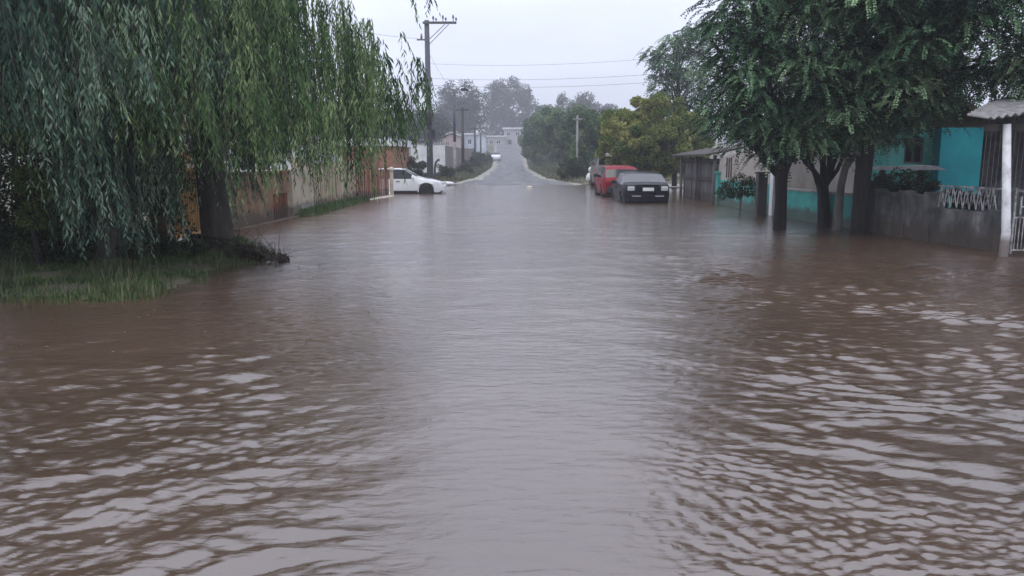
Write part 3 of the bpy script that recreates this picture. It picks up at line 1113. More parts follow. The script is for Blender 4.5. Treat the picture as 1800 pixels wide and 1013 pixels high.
M['grey_leaf'] = mat_leaf('grey_brown_leaf', (0.03, 0.035, 0.025), (0.07, 0.07, 0.05), (0.13, 0.125, 0.09), nscale=.8)
vbush('grey green bush left of the power pole in front of the white wall', [(715, 280), (735, 290), (725, 300), (745, 300)], 52, .55, 6000, .1, 90, 'grey_leaf')
vbush('brownish bush between the power pole and the bent post', [(775, 300), (790, 305), (780, 312)], 56, .5, 4000, .1, 91, 'grey_leaf')
vbush('low bush at the foot of the dark wooden pole', [(812, 298), (822, 300), (803, 303)], 72, .5, 3500, .12, 92)
vbush('dark bush on the verge behind the far white car', [(838, 275), (846, 280), (852, 276), (832, 282)], 120, 1.0, 5000, .2, 93)
vbush('low bush by the grass verge half way up the road', [(825, 285), (835, 290)], 98, .8, 3000, .16, 94, 'grey_leaf')


# ------------------------------------------------------------ power poles and wires
def power_pole():
    b = at(757, 325, 45)
    gz = float(ground_z(b.x, 45))
    X0 = b.x
    root = empty('power_pole', 'tall dark power pole with one-sided crossarm beside the willow', 'power pole', (X0, 45, gz))
    top = at(750, 36, 45)
    H = top.z - gz
    lx = top.x - X0
    mb = MB()
    mb.tube([(0, 0, -.5), (lx * .5, 0, H * .5), (lx, 0, H)], [.19, .16, .13], 12)
    mb.build('pole', M['pole_dark'], root, True)
    ar = at(800, 41, 45)
    za = ar.z - gz
    mb = MB()
    mb.box(lx - .2, ar.x - X0 + .08, -.19, -.11, za - .06, za + .06)
    mb.build('crossarm', M['pole_dark'], root)
    mb = MB()
    mb.bar((lx + .05, -.16, za - .95), (lx + 1.0, -.16, za - .08), .035)
    mb.build('brace', M['metal_grey'], root)
    mb = MB()
    mb.bar((lx + .05, .1, za - 1.15), (lx + 1.2, -.1, za - .08), .03)
    mb.build('brace', M['metal_grey'], root)
    for px, hh in ((762, .36), (767, .25), (779, .4), (784, .28), (797, .42), (802, .28)):
        x = at(px, 41, 45).x - X0
        mb = MB()
        mb.tube([(x, -.15, za + .05), (x, -.15, za + hh * .5), (x, -.15, za + hh * .55), (x, -.15, za + hh * .8), (x, -.15, za + hh)], [.02, .02, .055, .05, .025], 8)
        mb.build('insulator', M['insulator'], root, True)
    # low arm on the left
    zl = at(745, 70, 45).z - gz
    mb = MB()
    mb.box(lx - .55, lx, -.04, .04, zl - .04, zl + .04)
    mb.build('bracket', M['metal_grey'], root)
    mb = MB()
    mb.tube([(lx - .3, 0, zl), (lx - .3, 0, zl + .15), (lx - .3, 0, zl + .32)], [.05, .06, .03], 8)
    mb.build('insulator', M['insulator'], root, True)
    zt = at(755, 207, 45).z - gz
    mb = MB()
    mb.tube([(lx * .6 + .0, -.2, zt - .4), (lx * .6, -.2, zt - .35), (lx * .6, -.2, zt + .35), (lx * .6, -.2, zt + .4)], [.12, .19, .19, .14], 12)
    mb.build('transformer_box', M['black_trim'], root, True)
    zk = at(760, 237, 45).z - gz
    mb = MB()
    mb.box(lx * .5 + .14, lx * .5 + .34, -.1, .1, zk - .25, zk + .25)
    mb.build('meter_box', M['black_trim'], root)
    return root


power_pole()


def simple_pole(label, px, ytop, ybase, Y, r, mat, group, arm=None, upper=None):
    b = at(px, ybase, Y)
    gz = float(ground_z(b.x, Y))
    H = at(px, ytop, Y).z - gz
    root = empty('street_pole', label, 'pole', (b.x, Y, gz), 0, group)
    if upper:
        mb = MB()
        mb.tube([(0, 0, -.4), (0, 0, H * .42)], [r, r * .9], 10)
        mb.build('lower_pole', M[mat], root, True)
        mb = MB()
        mb.tube([(0, 0, H * .42), (0, 0, H)], [r * .88, r * .6], 10)
        mb.build('upper_pole', M[upper], root, True)
    else:
        mb = MB()
        mb.tube([(0, 0, -.4), (0, 0, H * .5), (0, 0, H)], [r, r * .85, r * .65], 10)
        mb.build('pole', M[mat], root, True)
    if arm:
        ax_, az_ = at(arm[0], arm[1], Y).x - b.x, at(arm[0], arm[1], Y).z - gz
        mb = MB()
        mb.tube([(0, 0, H - .3), (ax_ * .5, 0, H * .5 + az_ * .5), (ax_, 0, az_)], .03, 6)
        mb.build('arm', M['metal_grey'], root, True)
        mb = MB()
        s = .2
        mb.prism([(ax_ - .12, az_ - .08), (ax_ + .42, az_ - .1), (ax_ + .45, az_ + .02), (ax_ + .2, az_ + .12), (ax_ - .1, az_ + .1)], -s, s)
        mb.build('lamp_head', M['black_trim'], root, bevel=.03)
    else:
        mb = MB()
        mb.box(-.6, .6, -.06 - r, -r, H - .35, H - .25)
        mb.build('crossarm', M[upper or mat], root)
        for s in (-.5, 0, .5):
            mb = MB()
            mb.tube([(s, -.03 - r, H - .25), (s, -.03 - r, H - .05)], [.04, .03], 6)
            mb.build('insulator', M['insulator'], root, True)
    return root


GP = 'poles along the left verge'
simple_pole('pale concrete pole carrying the street lamp, left of the road', 800, 158, 316, 58, .12, 'concrete', GP, (813, 158), 'pole_dark')
simple_pole('dark wooden pole second beyond the crossing', 814, 188, 298, 78, .17, 'wood_dark', GP)
simple_pole('dark pole third beyond the crossing before the brown wall ends', 835, 222, 272, 112, .17, 'wood_dark', GP)
simple_pole('hazy pole near the far white car', 845, 232, 268, 145, .19, 'pole_dark', GP)
simple_pole('faintest farthest pole on the left verge', 852, 232, 262, 168, .2, 'pole_dark', GP)


def thin_post():
    Y = 59
    b = at(1014, 290, Y)
    gz = float(ground_z(b.x, Y))
    H = at(1014, 203, Y).z - gz
    root = empty('lamp_post', 'pale thin post rising in front of the dark verge trees', 'pole', (b.x, Y, gz))
    mb = MB()
    mb.tube([(0, 0, -.3), (0, 0, H)], [.09, .07], 8)
    mb.build('pole', M['concrete'], root, True)
    mb = MB()
    mb.box(-.35, .35, -.13, -.08, H - .3, H - .22)
    mb.build('crossarm', M['concrete'], root)


thin_post()

# bent dark post by the pole
b = at(766, 312, 50)
gz = float(ground_z(b.x, 50))
mb = MB()
root = empty('bent_post', 'thin dark bent post leaning beside the power pole base', 'post', (b.x, 50, gz))
mb.tube([(-.05, 0, -.2), (-.05, 0, .5), (-.05, 0, 1.0), (0, 0, 1.3), (.14, 0, 1.48), (.25, 0, 1.5)], [.07, .07, .065, .06, .06, .09], 8)
mb.build('pole', M['wood_dark'], root, True)

# wires over the street
GW = 'cables over the street'
M['cable'] = mat_plain('grey_cable', (0.12, 0.12, 0.14), 0.7)


def wire(label, a, b, sag, r=.007):
    a, b = Vector(a), Vector(b)
    mb = MB()
    mb.tube([a.lerp(b, t / 20) - Vector((0, 0, sag * 4 * (t / 20) * (1 - t / 20))) for t in range(21)], r, 5)
    tag(mb.build('cable', M['cable'], None, True), label, 'cable', GW)


wire('lower pair cable from the pole across the street into the right trees', (-4.6, 45, at(760, 150, 45).z), (9, 37, 5.2), .25)
wire('middle cable from the pole across the street above the yellowing tree', (-4.6, 45, at(760, 138, 45).z), (9.5, 37, 5.6), .25)
wire('upper faint cable from the pole across the street', (-4.7, 45, at(755, 112, 45).z), (9.5, 37.5, 6.4), .3, .006)
wire('short cable from the left bracket of the power pole into the willow', (-5.1, 45, at(745, 68, 45).z), (-9, 20, 6.0), .3)
wire('cable from the power pole to the street lamp pole', (-4.75, 45, at(752, 80, 45).z), (at(800, 160, 58).x, 58, at(800, 165, 58).z), .2)


# ------------------------------------------------------------ cars
def car(name, label, paint, Ln, Wd, kind, loc, rz, roofz=1.42, hatch_dark=False, tail='M', glassmat=None, front_lights=True, group=None, lowtrim=None):
    """x = length axis (front at +x), y = width"""
    root = empty(name, label, 'car', loc, rz, group)
    hw = Wd / 2
    rw = .31
    fx, rx_ = Ln * .31, -Ln * .29

    if kind == 'hatch':
        prof = [(-.5, .86), (-.49, .9), (-.47, .96), (-.42, 1.30), (-.36, 1.40), (-.2, 1.44), (0, 1.45), (.06, 1.42), (.2, 1.05), (.24, .98), (.35, .9), (.45, .78), (.5, .62)]
        belt = [(-.5, .84), (-.4, .93), (.2, .93), (.3, .9), (.45, .76), (.5, .6)]
    else:
        prof = [(-.5, .88), (-.49, .94), (-.47, .98), (-.37, 1.02), (-.34, 1.06), (-.23, 1.36), (-.17, 1.41), (0, 1.43), (.06, 1.40), (.2, 1.04), (.24, .98), (.35, .92), (.45, .8), (.5, .62)]
        belt = [(-.5, .86), (-.4, .95), (.2, .95), (.3, .91), (.45, .78), (.5, .6)]
    k = roofz / 1.44
    st = sorted(set([p[0] for p in prof] + [-.45, -.3, -.1, .1, .15, -.05] +
                    [round((c + rw * 1.14 * math.cos(a)) / Ln, 4) for c in (fx, rx_) for a in np.linspace(0, PI, 9)]))
    rings = []
    for s in st:
        x = s * Ln
        zt = np.interp(s, [p[0] for p in prof], [p[1] for p in prof]) * k
        zb_ = np.interp(s, [p[0] for p in belt], [p[1] for p in belt]) * k
        zb_ = min(zb_, zt - .015)
        z0 = .24 + (.12 if abs(s) > .46 else 0)
        for c in (fx, rx_):
            d = abs(x - c) / (rw * 1.14)
            if d < 1: z0 = max(z0, rw + rw * 1.14 * math.sqrt(1 - d * d))
        z0 = min(z0, zb_ - .06)
        ends = (abs(s) - .40) / .1
        cw = hw * (1 - .16 * max(0, ends) ** 2)
        tum = np.clip((zt - zb_) / .5, 0, 1)
        tw_ = cw * (1 - .05 - .17 * tum)
        zm = (z0 + zb_) / 2
        ring = [(x, -cw * .94, z0), (x, -cw, max(z0 + .02, min(zm, .62))), (x, -cw * .965, zb_), (x, -tw_, zt - .035 * (1 if tum > .3 else .3)), (x, -tw_ * .75, zt)]
        ring += [(x, 0, zt + .012)] + [(p[0], -p[1], p[2]) for p in reversed(ring)]
        rings.append(ring)
    nr = len(rings[0])
    vs = [p for r_ in rings for p in r_]
    body, sglass, wind, rear = [], ([], [], [], []), [], []
    for i in range(len(st) - 1):
        s0, s1 = st[i], st[i + 1]
        sm = (s0 + s1) / 2
        for j in range(nr):
            j2 = (j + 1) % nr
            f = (i * nr + j, (i + 1) * nr + j, (i + 1) * nr + j2, i * nr + j2)
            tz = np.interp(sm, [p[0] for p in prof], [p[1] for p in prof])
            if j in (2, nr - 4) and tz > 1.1 and -.40 < sm < .15 and not (-.07 < sm < -.03):
                sglass[(j > 4) * 2 + (sm > -.05)].append(f)
            elif j in (3, 4, 5, 6) and .065 < sm < .195:
                wind.append(f)
            elif j in (3, 4, 5, 6) and ((kind == 'hatch' and -.465 < sm < -.41) or (kind != 'hatch' and -.335 < sm < -.225)):
                rear.append(f)
            else:
                body.append(f)
    body.append(tuple(range(nr)))
    body.append(tuple((len(st) - 1) * nr + j for j in reversed(range(nr))))

    def part(nm, faces, mt, sm=True):
        used = sorted(set(i for f in faces for i in f))
        mp_ = {u: n for n, u in enumerate(used)}
        m_ = MB()
        m_.add([vs[u] for u in used], [tuple(mp_[i] for i in f) for f in faces])
        o = m_.build(nm, mt, root, sm)
        es = o.modifiers.new('edge', 'EDGE_SPLIT')
        es.split_angle = R(32)
        return o

    part('body', body, paint)
    g_ = glassmat or M['glass']
    for sg in sglass:
        if sg: part('side_window', sg, g_)
    part('windscreen', wind, g_)
    part('rear_window', rear, g_)
    # inner dark tub so the arches and sills read dark
    mb = MB()
    mb.box(-Ln * .46, Ln * .46, -hw * .8, hw * .8, .2, .62 * k)
    mb.build('underbody', M['black_trim'], root)
    for c in (fx, rx_):
        for s in (-1, 1):
            wr = bpy.data.objects.new('wheel', None)
            C.objects.link(wr)
            wr.parent = root
            wr.location = (c, s * (hw - .12), rw)
            mb = MB()
            ns = 20
            prof_w = [(-.1, rw * .62), (-.1, rw * .95), (-.06, rw), (.06, rw), (.1, rw * .95), (.1, rw * .62)]
            vv, ff = [], []
            for i in range(ns):
                a = 2 * PI * i / ns
                for (yy, rr) in prof_w: vv.append((rr * math.cos(a), yy, rr * math.sin(a)))
            for i in range(ns):
                i2 = (i + 1) % ns
                for q in range(len(prof_w) - 1):
                    n_ = len(prof_w)
                    ff.append((i * n_ + q, i * n_ + q + 1, i2 * n_ + q + 1, i2 * n_ + q))
            mb.add(vv, ff)
            mb.build('tyre', M['rubber'], wr, True)
            mb = MB()
            mb.tube([(0, s * -.04, 0), (0, s * .07, 0)], rw * .61, 16)
            for q in range(5):
                a = 2 * PI * q / 5
                mb.bar((0, s * .075, 0), (rw * .56 * math.cos(a), s * .085, rw * .56 * math.sin(a)), .06, .02)
            mb.build('rim', M['rim'], wr)
    # bumpers, lights, plates
    if kind == 'sedan':
        for s in (-1, 1):
            mb = MB()
            mb.box(-Ln * .5 - .105, -Ln * .5 - .06, min(s * .26, s * hw * .66), max(s * .26, s * hw * .66), .5, .535)
            mb.build('bumper_trim', M['rim_pale'], root)
        mb = MB()
        mb.box(-Ln * .5 - .01, -Ln * .5 + .06, -.42, .42, .95 * k, .985 * k)
        mb.build('boot_spoiler', M['black_trim'], root, bevel=.01)
    for sgn, nm in ((-1, 'rear_bumper'), (1, 'front_bumper')):
        mb = MB()
        x = sgn * Ln * .5
        mb.prism([(x - sgn * .3, -hw * .9), (x + sgn * .0, -hw * .83), (x + sgn * .06, -hw * .5), (x + sgn * .08, 0), (x + sgn * .06, hw * .5), (x, hw * .83), (x - sgn * .3, hw * .9)], .3, .56, 'z')
        mb.build(nm, lowtrim or paint, root, bevel=.03)
    mb = MB()
    mb.box(-Ln * .5 - .1, -Ln * .5 - .085, -.2, .2, .70 if kind != 'hatch' else .6, .82 if kind != 'hatch' else .72)
    mb.build('number_plate', M['plate'], root)
    mb = MB()
    mb.box(-Ln * .5 - .088, -Ln * .5 - .0, -.3, .3, .62, .86)
    mb.build('plate_recess', paint, root, bevel=.02)
    for s in (-1, 1):
        mb = MB()
        yc = s * hw * .70
        mb.box(-Ln * .5 - .03, -Ln * .5 + .14, yc - .13, yc + .13, .70, .86)
        mb.build('tail_light', M['lamp_glass'] if tail == 'pale' else M['red_lamp'], root, bevel=.03)
        mb = MB()
        yc = s * hw * .62
        mb.box(Ln * .5 - .24, Ln * .5 + .02, yc - .14, yc + .14, .58, .70)
        mb.build('headlight', M['lamp_glass'], root, bevel=.04)
        mb = MB()
        mb.box(Ln * .15, Ln * .15 + .09, s * (hw * .93), s * (hw * .93 + .19), .94 * k, 1.07 * k) if s > 0 else mb.box(Ln * .15, Ln * .15 + .09, s * (hw * .93 + .19), s * (hw * .93), .94 * k, 1.07 * k)
        mb.build('wing_mirror', lowtrim or paint, root, bevel=.02)
        mb = MB()
        y_ = s * (hw * .985)
        mb.box(-.1, .06, min(y_, y_ + s * .03), max(y_, y_ + s * .03), .80 * k, .83 * k)
        mb.build('door_handle', M['black_trim'], root)
        mb = MB()
        mb.box(rx_ + rw * 1.3, fx - rw * 1.3, min(s * hw * .93, s * hw * .99), max(s * hw * .93, s * hw * .99), .23, .31)
        mb.build('sill', M['black_trim'], root)
    return root


P_white = mat_plain('white_car_paint', (0.72, 0.73, 0.74), 0.3, coat=.6)
P_red = mat_plain('red_car_paint', (0.22, 0.006, 0.015), 0.4, spec=.15)
P_dark = mat_plain('dark_car_paint', (0.010, 0.009, 0.015), 0.35, spec=.12)
P_beige = mat_plain('beige_car_paint', (0.15, 0.13, 0.11), 0.5)
P_glass_pale = mat_plain('pale_reflecting_glass', (0.10, 0.105, 0.115), 0.15, spec=.7)

c1 = gp(757, 341, 0.0)
car('parked_car', 'white car nosing out of the side street behind the fence post', P_white, 4.1, 1.7, 'hatch', (at(757, 325, 37.6).x - 4.1 * .31 - .12, 37.6, -0.18), 0, roofz=1.31)
car('parked_car', 'dark car with white number plate, rear towards us, parked in shallow water', P_dark, 4.3, 1.72, 'sedan', (at(1131, 340, 28.6).x + .2, 31.0, -0.26), PI / 2, tail='pale', glassmat=P_glass_pale, roofz=1.36)
car('parked_car', 'red hatchback with dark rear window parked ahead of the dark car', P_red, 3.8, 1.6, 'hatch', (at(1079, 340, 33.3).x + .36, 35.4, -0.14), PI / 2, lowtrim=M['black_trim'])
car('parked_car', 'beige van-like car whose roof shows above the red hatchback', P_beige, 3.9, 1.6, 'hatch', (at(1074, 300, 43).x, 44.8, 0.02), PI / 2, roofz=1.85)
car('parked_car', 'tiny white car parked far up the road on the left', P_white, 4.1, 1.7, 'hatch', (at(872, 280, 150).x, 150, float(road_z(150)) + .02), -PI / 2, roofz=1.5)


# ------------------------------------------------------------ left fences and walls (line along the street)
def lx(Y):
    return float(np.interp(Y, [13, 16, 22, 31, 34.5], [-6.7, -6.55, -6.2, -5.75, -5.2]))


def seg_matrix(Ya, Yb, xf=lx):
    a = Vector((xf(Ya), Ya, 0))
    b = Vector((xf(Yb), Yb, 0))
    d = b - a
    return a, d.length, math.atan2(d.y, d.x)


m_ochre = mat_noise('ochre_iron', (0.30, 0.14, 0.03), (0.55, 0.32, 0.11), 3, .6)
m_ochre_wall = mat_noise('ochre_wall', (0.35, 0.22, 0.10), (0.5, 0.36, 0.2), 2, .9, .2)
m_brown = mat_noise('brown_wall', (0.10, 0.055, 0.03), (0.24, 0.15, 0.085), 1.5, .9, .4, c3=(.2, .15, .1))
m_rust = mat_noise('rust_panel', (0.09, 0.03, 0.014), (0.22, 0.08, 0.035), 2, .8, .3)
m_beige = mat_noise('beige_render', (0.30, 0.25, 0.18), (0.45, 0.40, 0.31), 1.5, .9, .3)
m_cream = mat_noise('cream_paint', (0.42, 0.37, 0.30), (0.62, 0.56, 0.47), 3, .8, .2)
m_picket = mat_noise('red_brown_picket', (0.11, 0.04, 0.02), (0.42, 0.20, 0.12), 1.5, .8, .3, stretch=(7, 2, .12), lo=.42, hi=.6)
m_picket2 = mat_noise('weathered_picket', (0.15, 0.11, 0.07), (0.48, 0.40, 0.28), 1.5, .85, .3, stretch=(7, 2, .12), lo=.42, hi=.58)
m_brick = mat_brick('red_brick', (.2, .07, .04), (.28, .12, .07), (.25, .2, .17), 3.2, (PI / 2, 0, 0))

for m_ in (m_ochre_wall, m_brown, m_beige, m_picket, m_picket2, m_rust):
    tide(m_, .24)
# ochre iron gate
a, Ln_, ang = seg_matrix(15.2, 17.3)
root = empty('iron_gate', 'ochre iron bar gate seen left of the grey willow trunk', 'gate', (a.x, a.y, 0), ang)
mb = MB()
mb.box(0, Ln_, -.03, .03, .05, .12).box(0, Ln_, -.03, .03, .95, 1.02).box(0, Ln_, -.03, .03, 1.78, 1.85)
mb.build('frame', m_ochre, root)
mb = MB()
for i in range(24):
    x = (i + .5) * Ln_ / 24
    mb.bar((x, 0, .1), (x, 0, 1.95), .022)
mb.build('bars', m_ochre, root)
mb = MB()
mb.box(.02, Ln_ - .02, .05, .08, .12, 1.4)
mb.build('backing_panel', m_ochre_wall, root)
for k_, x in ((0, -.17), (1, Ln_ + .17)):
    mb = MB()
    mb.box(x - .16, x + .16, -.16, .16, -.3, 2.0).box(x - .2, x + .2, -.2, .2, 2.0, 2.07)
    mb.build('gate_pillar', m_brown, root)

# brown wall with rusty panel
a, Ln_, ang = seg_matrix(17.8, 22.0)
root = empty('boundary_wall', 'brown stained wall with rusty metal panel right of the willow trunk', 'wall', (a.x, a.y, 0), ang)
mb = MB()
mb.box(0, Ln_ - 1.3, -.09, .09, -.3, 1.22).box(-.02, Ln_ + .02, -.12, .12, 1.221, 1.28)
mb.box(Ln_ - 1.3, Ln_, -.09, .09, .68, 1.22)
mb.build('wall', m_brown, root)
mb = MB()
mb.box(Ln_ - 1.28, Ln_ - .02, -.04, .04, .0, .675)
for i in range(9):
    x = Ln_ - 1.22 + i * .14
    mb.box(x - .02, x + .02, -.06, -.04, .02, .66)
mb.build('metal_panel', m_rust, root)
mb = MB()
mb.box(.1, Ln_ + .1, -.32, -.14, -.3, .02)
mb.build('kerb', m_brown, root)

# beige pillar and wall
a, Ln_, ang = seg_matrix(22.1, 23.6)
root = empty('boundary_wall', 'plain beige rendered wall section with taller block and sloping foot', 'wall', (a.x, a.y, 0), ang)
mb = MB()
mb.box(0, Ln_ * .5, -.14, .14, -.3, 1.3)
mb.build('pillar', m_beige, root)
mb = MB()
mb.box(Ln_ * .5 + .005, Ln_ + .6, -.1, .1, .28, 1.62)
mb.build('wall', m_beige, root)
mb = MB()
mb.box(Ln_ * .5 + .005, Ln_ + .6, -.105, .105, -.3, .275)
mb.build('footing', M['concrete'], root)


def picket(label, Ya, Yb, h, mat, rail, n, wd=.07, gap_noise=.05, name='picket_fence', low=.05):
    a, Ln_, ang = seg_matrix(Ya, Yb)
    root = empty(name, label, 'fence', (a.x, a.y, 0), ang)
    mb = MB()
    for z in (h * .25, h * .8):
        mb.box(0, Ln_, .02, .06, z - .03, z + .03)
    mb.build('rail', rail, root)
    mb = MB()
    for i in range(n):
        x = (i + .5) * Ln_ / n
        hh = h + random.uniform(-gap_noise, gap_noise)
        dx = random.uniform(-.02, .02)
        mb.bar((x, 0, low), (x + dx, 0, hh), wd, .02, up=(0, 1, 0))
    mb.build('pickets', mat, root)
    for x in np.linspace(.05, Ln_ - .05, max(2, int(Ln_ / 2) + 1)):
        mb = MB()
        mb.box(x - .06, x + .06, .07, .17, -.3, h + .08)
        mb.build('post', rail, root)
    return root


random.seed(3)
picket('weathered beige slat fence hung with willow strands along the left verge', 24.3, 29.8, 1.45, m_picket2, m_beige, 24, .15)
picket('red-brown picket fence ending at the cream post before the white car', 29.9, 34.2, 1.15, m_picket, m_picket, 18, .14)
picket('taller rust coloured slat screen behind the red-brown picket fence', 29.95, 34.0, 2.0, m_picket, m_picket, 16, .19, name='slat_screen').location.x -= .35
b = at(689, 345, 34.3)
root = empty('gate_post', 'cream painted post touching the tail of the white car', 'post', (b.x, 34.3, 0))
mb = MB()
mb.box(-.07, .07, -.07, .07, -.3, 1.05)
mb.build('shaft', m_cream, root, bevel=.015)
mb = MB()
mb.tube([(0, 0, 1.05), (0, 0, 1.08), (0, 0, 1.18), (0, 0, 1.24)], [.07, .11, .12, .04], 10)
mb.build('cap', m_cream, root, True)
# cream rubble base
GR = 'pale stones at the fence foot'
random.seed(8)
import bmesh


def stone(label, x, y, z, s, mat, group):
    bm = bmesh.new()
    bmesh.ops.create_icosphere(bm, subdivisions=2, radius=1)
    for v in bm.verts:
        d = 1 + .16 * math.sin(v.co.x * 3 + x * 7) + .12 * math.sin(v.co.y * 4 + y * 5) + random.uniform(-.05, .05)
        v.co = Vector((v.co.x * s * d * 1.5, v.co.y * s * d, v.co.z * s * d * .55))
    me = bpy.data.meshes.new('stone')
    bm.to_mesh(me)
    bm.free()
    me.shade_smooth()
    me.materials.append(mat)
    o = bpy.data.objects.new('stone', me)
    o.location = (x, y, z)
    C.objects.link(o)
    return tag(o, label, 'stone', group)


root = empty('concrete_ramp', 'low pale cement ramp at the foot of the cream post', 'ramp', (0, 0, 0))
q0, q1, q2, q3 = gp(652, 338, .1), gp(690, 334, .1), gp(692, 346, 0), gp(650, 352, 0)
mb = MB()
mb.add([(q0.x, q0.y, .16), (q1.x, q1.y, .16), (q2.x, q2.y, .03), (q3.x, q3.y, .03), (q0.x, q0.y, -.3), (q1.x, q1.y, -.3), (q2.x, q2.y, -.3), (q3.x, q3.y, -.3)],
       [(0, 1, 2, 3), (4, 7, 6, 5), (0, 4, 5, 1), (1, 5, 6, 2), (2, 6, 7, 3), (3, 7, 4, 0)])
mb.build('slab', m_cream, root, bevel=.02)
q = gp(786, 322, .15)
stone('rounded white stone on the verge just past the nose of the white car', q.x, q.y, .12, .26, M['white_paint'], None)
for i, (px, py, lab) in enumerate([(436, 392, 'small pale stone in the shallow water by the brown wall'), (462, 388, 'flat pale stone at the waterline under the brown wall'), (930, 330, 'low flat stone lying on the wet road at the crossing')]):
    q = gp(px, py, 0)
    stone(lab, q.x, q.y, .02, .1 + .03 * (i == 2), m_cream, None)


# ------------------------------------------------------------ houses
def wall_xz(mb, x0, x1, y, th, z0, z1, holes):
    """wall facing -y between y and y+th with rectangular holes (x0,x1,z0,z1)"""
    xs_ = sorted(set([x0, x1] + [h[0] for h in holes] + [h[1] for h in holes]))
    for a_, b_ in zip(xs_[:-1], xs_[1:]):
        hs = sorted([h for h in holes if h[0] <= a_ + 1e-6 and h[1] >= b_ - 1e-6], key=lambda h: h[2])
        z = z0
        for h in hs:
            if h[2] > z: mb.box(a_, b_, y, y + th, z, h[2])
            z = h[3]
        if z < z1: mb.box(a_, b_, y, y + th, z, z1)


def house(label, x, y, W_, D_, H_, wall_m, roof_m, windows=(), door=None, roof='gable', roof_h=1.0, gz=None, rz=0, group=None, frame_m=None, over=.3, name='house'):
    gz = float(ground_z(x, y)) if gz is None else gz
    root = empty(name, label, 'house', (x, y, gz), rz, group)
    holes = [(wx, wx + ww, wz, wz + wh) for wx, wz, ww, wh in windows]
    if door: holes.append((door[0], door[0] + door[1], 0, door[2]))
    mb = MB()
    wall_xz(mb, 0, W_, 0, .15, 0, H_, holes)
    mb.box(0, .15, .15, D_, -.3, H_).box(W_ - .15, W_, .15, D_, -.3, H_).box(.15, W_ - .15, D_ - .15, D_, -.3, H_)
    mb.build('wall', wall_m, root)
    for (wx, wz, ww, wh) in windows:
        f = MB()
        t = min(.07, ww * .12)
        f.box(wx, wx + ww, .03, .1, wz, wz + t).box(wx, wx + ww, .03, .1, wz + wh - t, wz + wh).box(wx, wx + t, .03, .1, wz + t, wz + wh - t).box(wx + ww - t, wx + ww, .03, .1, wz + t, wz + wh - t)
        f.box(wx + ww / 2 - t / 2, wx + ww / 2 + t / 2, .04, .09, wz + t, wz + wh - t)
        fo = f.build('window', frame_m or M['white_paint'], root)
        g_ = MB()
        g_.box(wx + t, wx + ww - t, .06, .07, wz + t, wz + wh - t)
        g_.build('pane', M['glass'], fo)
    if door:
        g_ = MB()
        g_.box(door[0], door[0] + door[1], .05, .1, 0, door[2])
        g_.build('door', M['wood_dark'], root)
    mb = MB()
    if roof == 'gable':
        mb.prism([(-over, H_ - .1), (W_ / 2, H_ + roof_h), (W_ + over, H_ - .1), (W_ + over, H_ + .02), (W_ / 2, H_ + roof_h + .14), (-over, H_ + .02)], -over, D_ + over)
        mb.build('roof', roof_m, root)
        mb = MB()
        mb.prism([(.02, H_ + .001), (W_ - .02, H_ + .001), (W_ / 2, H_ + roof_h - .12)], .02, .14)
        mb.build('gable', wall_m, root)
    elif roof == 'side':
        mb.prism([(-over, H_), (D_ / 2, H_ + roof_h), (D_ + over, H_), (D_ + over, H_ + .1), (D_ / 2, H_ + roof_h + .12), (-over, H_ + .1)], -over, W_ + over, 'x')
        mb.build('roof', roof_m, root)
    else:
        mb.box(-over, W_ + over, -over, D_ + over, H_ + .002, H_ + roof_h)
        mb.build('roof', roof_m, root)
    return root


m_white_wall = mat_noise('white_wall', (.5, .5, .5), (.7, .7, .7), 1, .85)
m_lilac_wall = mat_noise('grey_wall', (.33, .32, .33), (.45, .44, .45), 1, .85)
m_pink = mat_noise('pinkish_wall', (.36, .27, .25), (.5, .38, .36), 1, .85)
m_blue = mat_noise('pale_blue_wall', (.4, .45, .52), (.55, .6, .66), 1, .85)
m_sheet = mat_noise('pale_roof_sheet', (.5, .5, .52), (.72, .72, .75), 1, .6)
m_tile = mat_noise('brown_roof_tile', (.12, .06, .045), (.22, .12, .09), 2, .9)
m_fence_brown = mat_noise('brown_grey_wall', (.12, .10, .09), (.2, .175, .16), 1, .9, c3=(.24, .22, .2))

# white house behind the brown wall, left
house('white house behind the brown wall, half hidden by willow strands', -13.5, 27.5, 6.2, 6, 2.3, m_white_wall, m_tile, [(1, 1, 1.1, .9), (4.2, 1.0, 1.1, .95)], roof='side', roof_h=1.0, gz=.15)
# brick building with white fascia, beyond the side street
q0, q1 = at(600, 257, 47), at(696, 257, 47)
house('low brick building with white fascia across the side street', q0.x, 47, q1.x - q0.x, 6, q1.z - .15, m_brick, m_sheet, [(1.0, .9, .8, .8)], roof='flat', roof_h=.42, gz=.15, over=.12)
# white wall left of and behind pole
q0, q1 = at(722, 252, 62), at(782, 252, 62)
root = empty('white_wall', 'plain white boundary wall directly behind the power pole', 'wall', (q0.x, 62, .2))
mb = MB()
mb.box(0, q1.x - q0.x, 0, .18, -.3, q1.z - .28)
mb.build('wall', m_white_wall, root)
mb = MB()
mb.box(-.04, q1.x - q0.x + .04, -.05, .23, q1.z - .279, q1.z - .2)
mb.build('coping', M['concrete'], root)
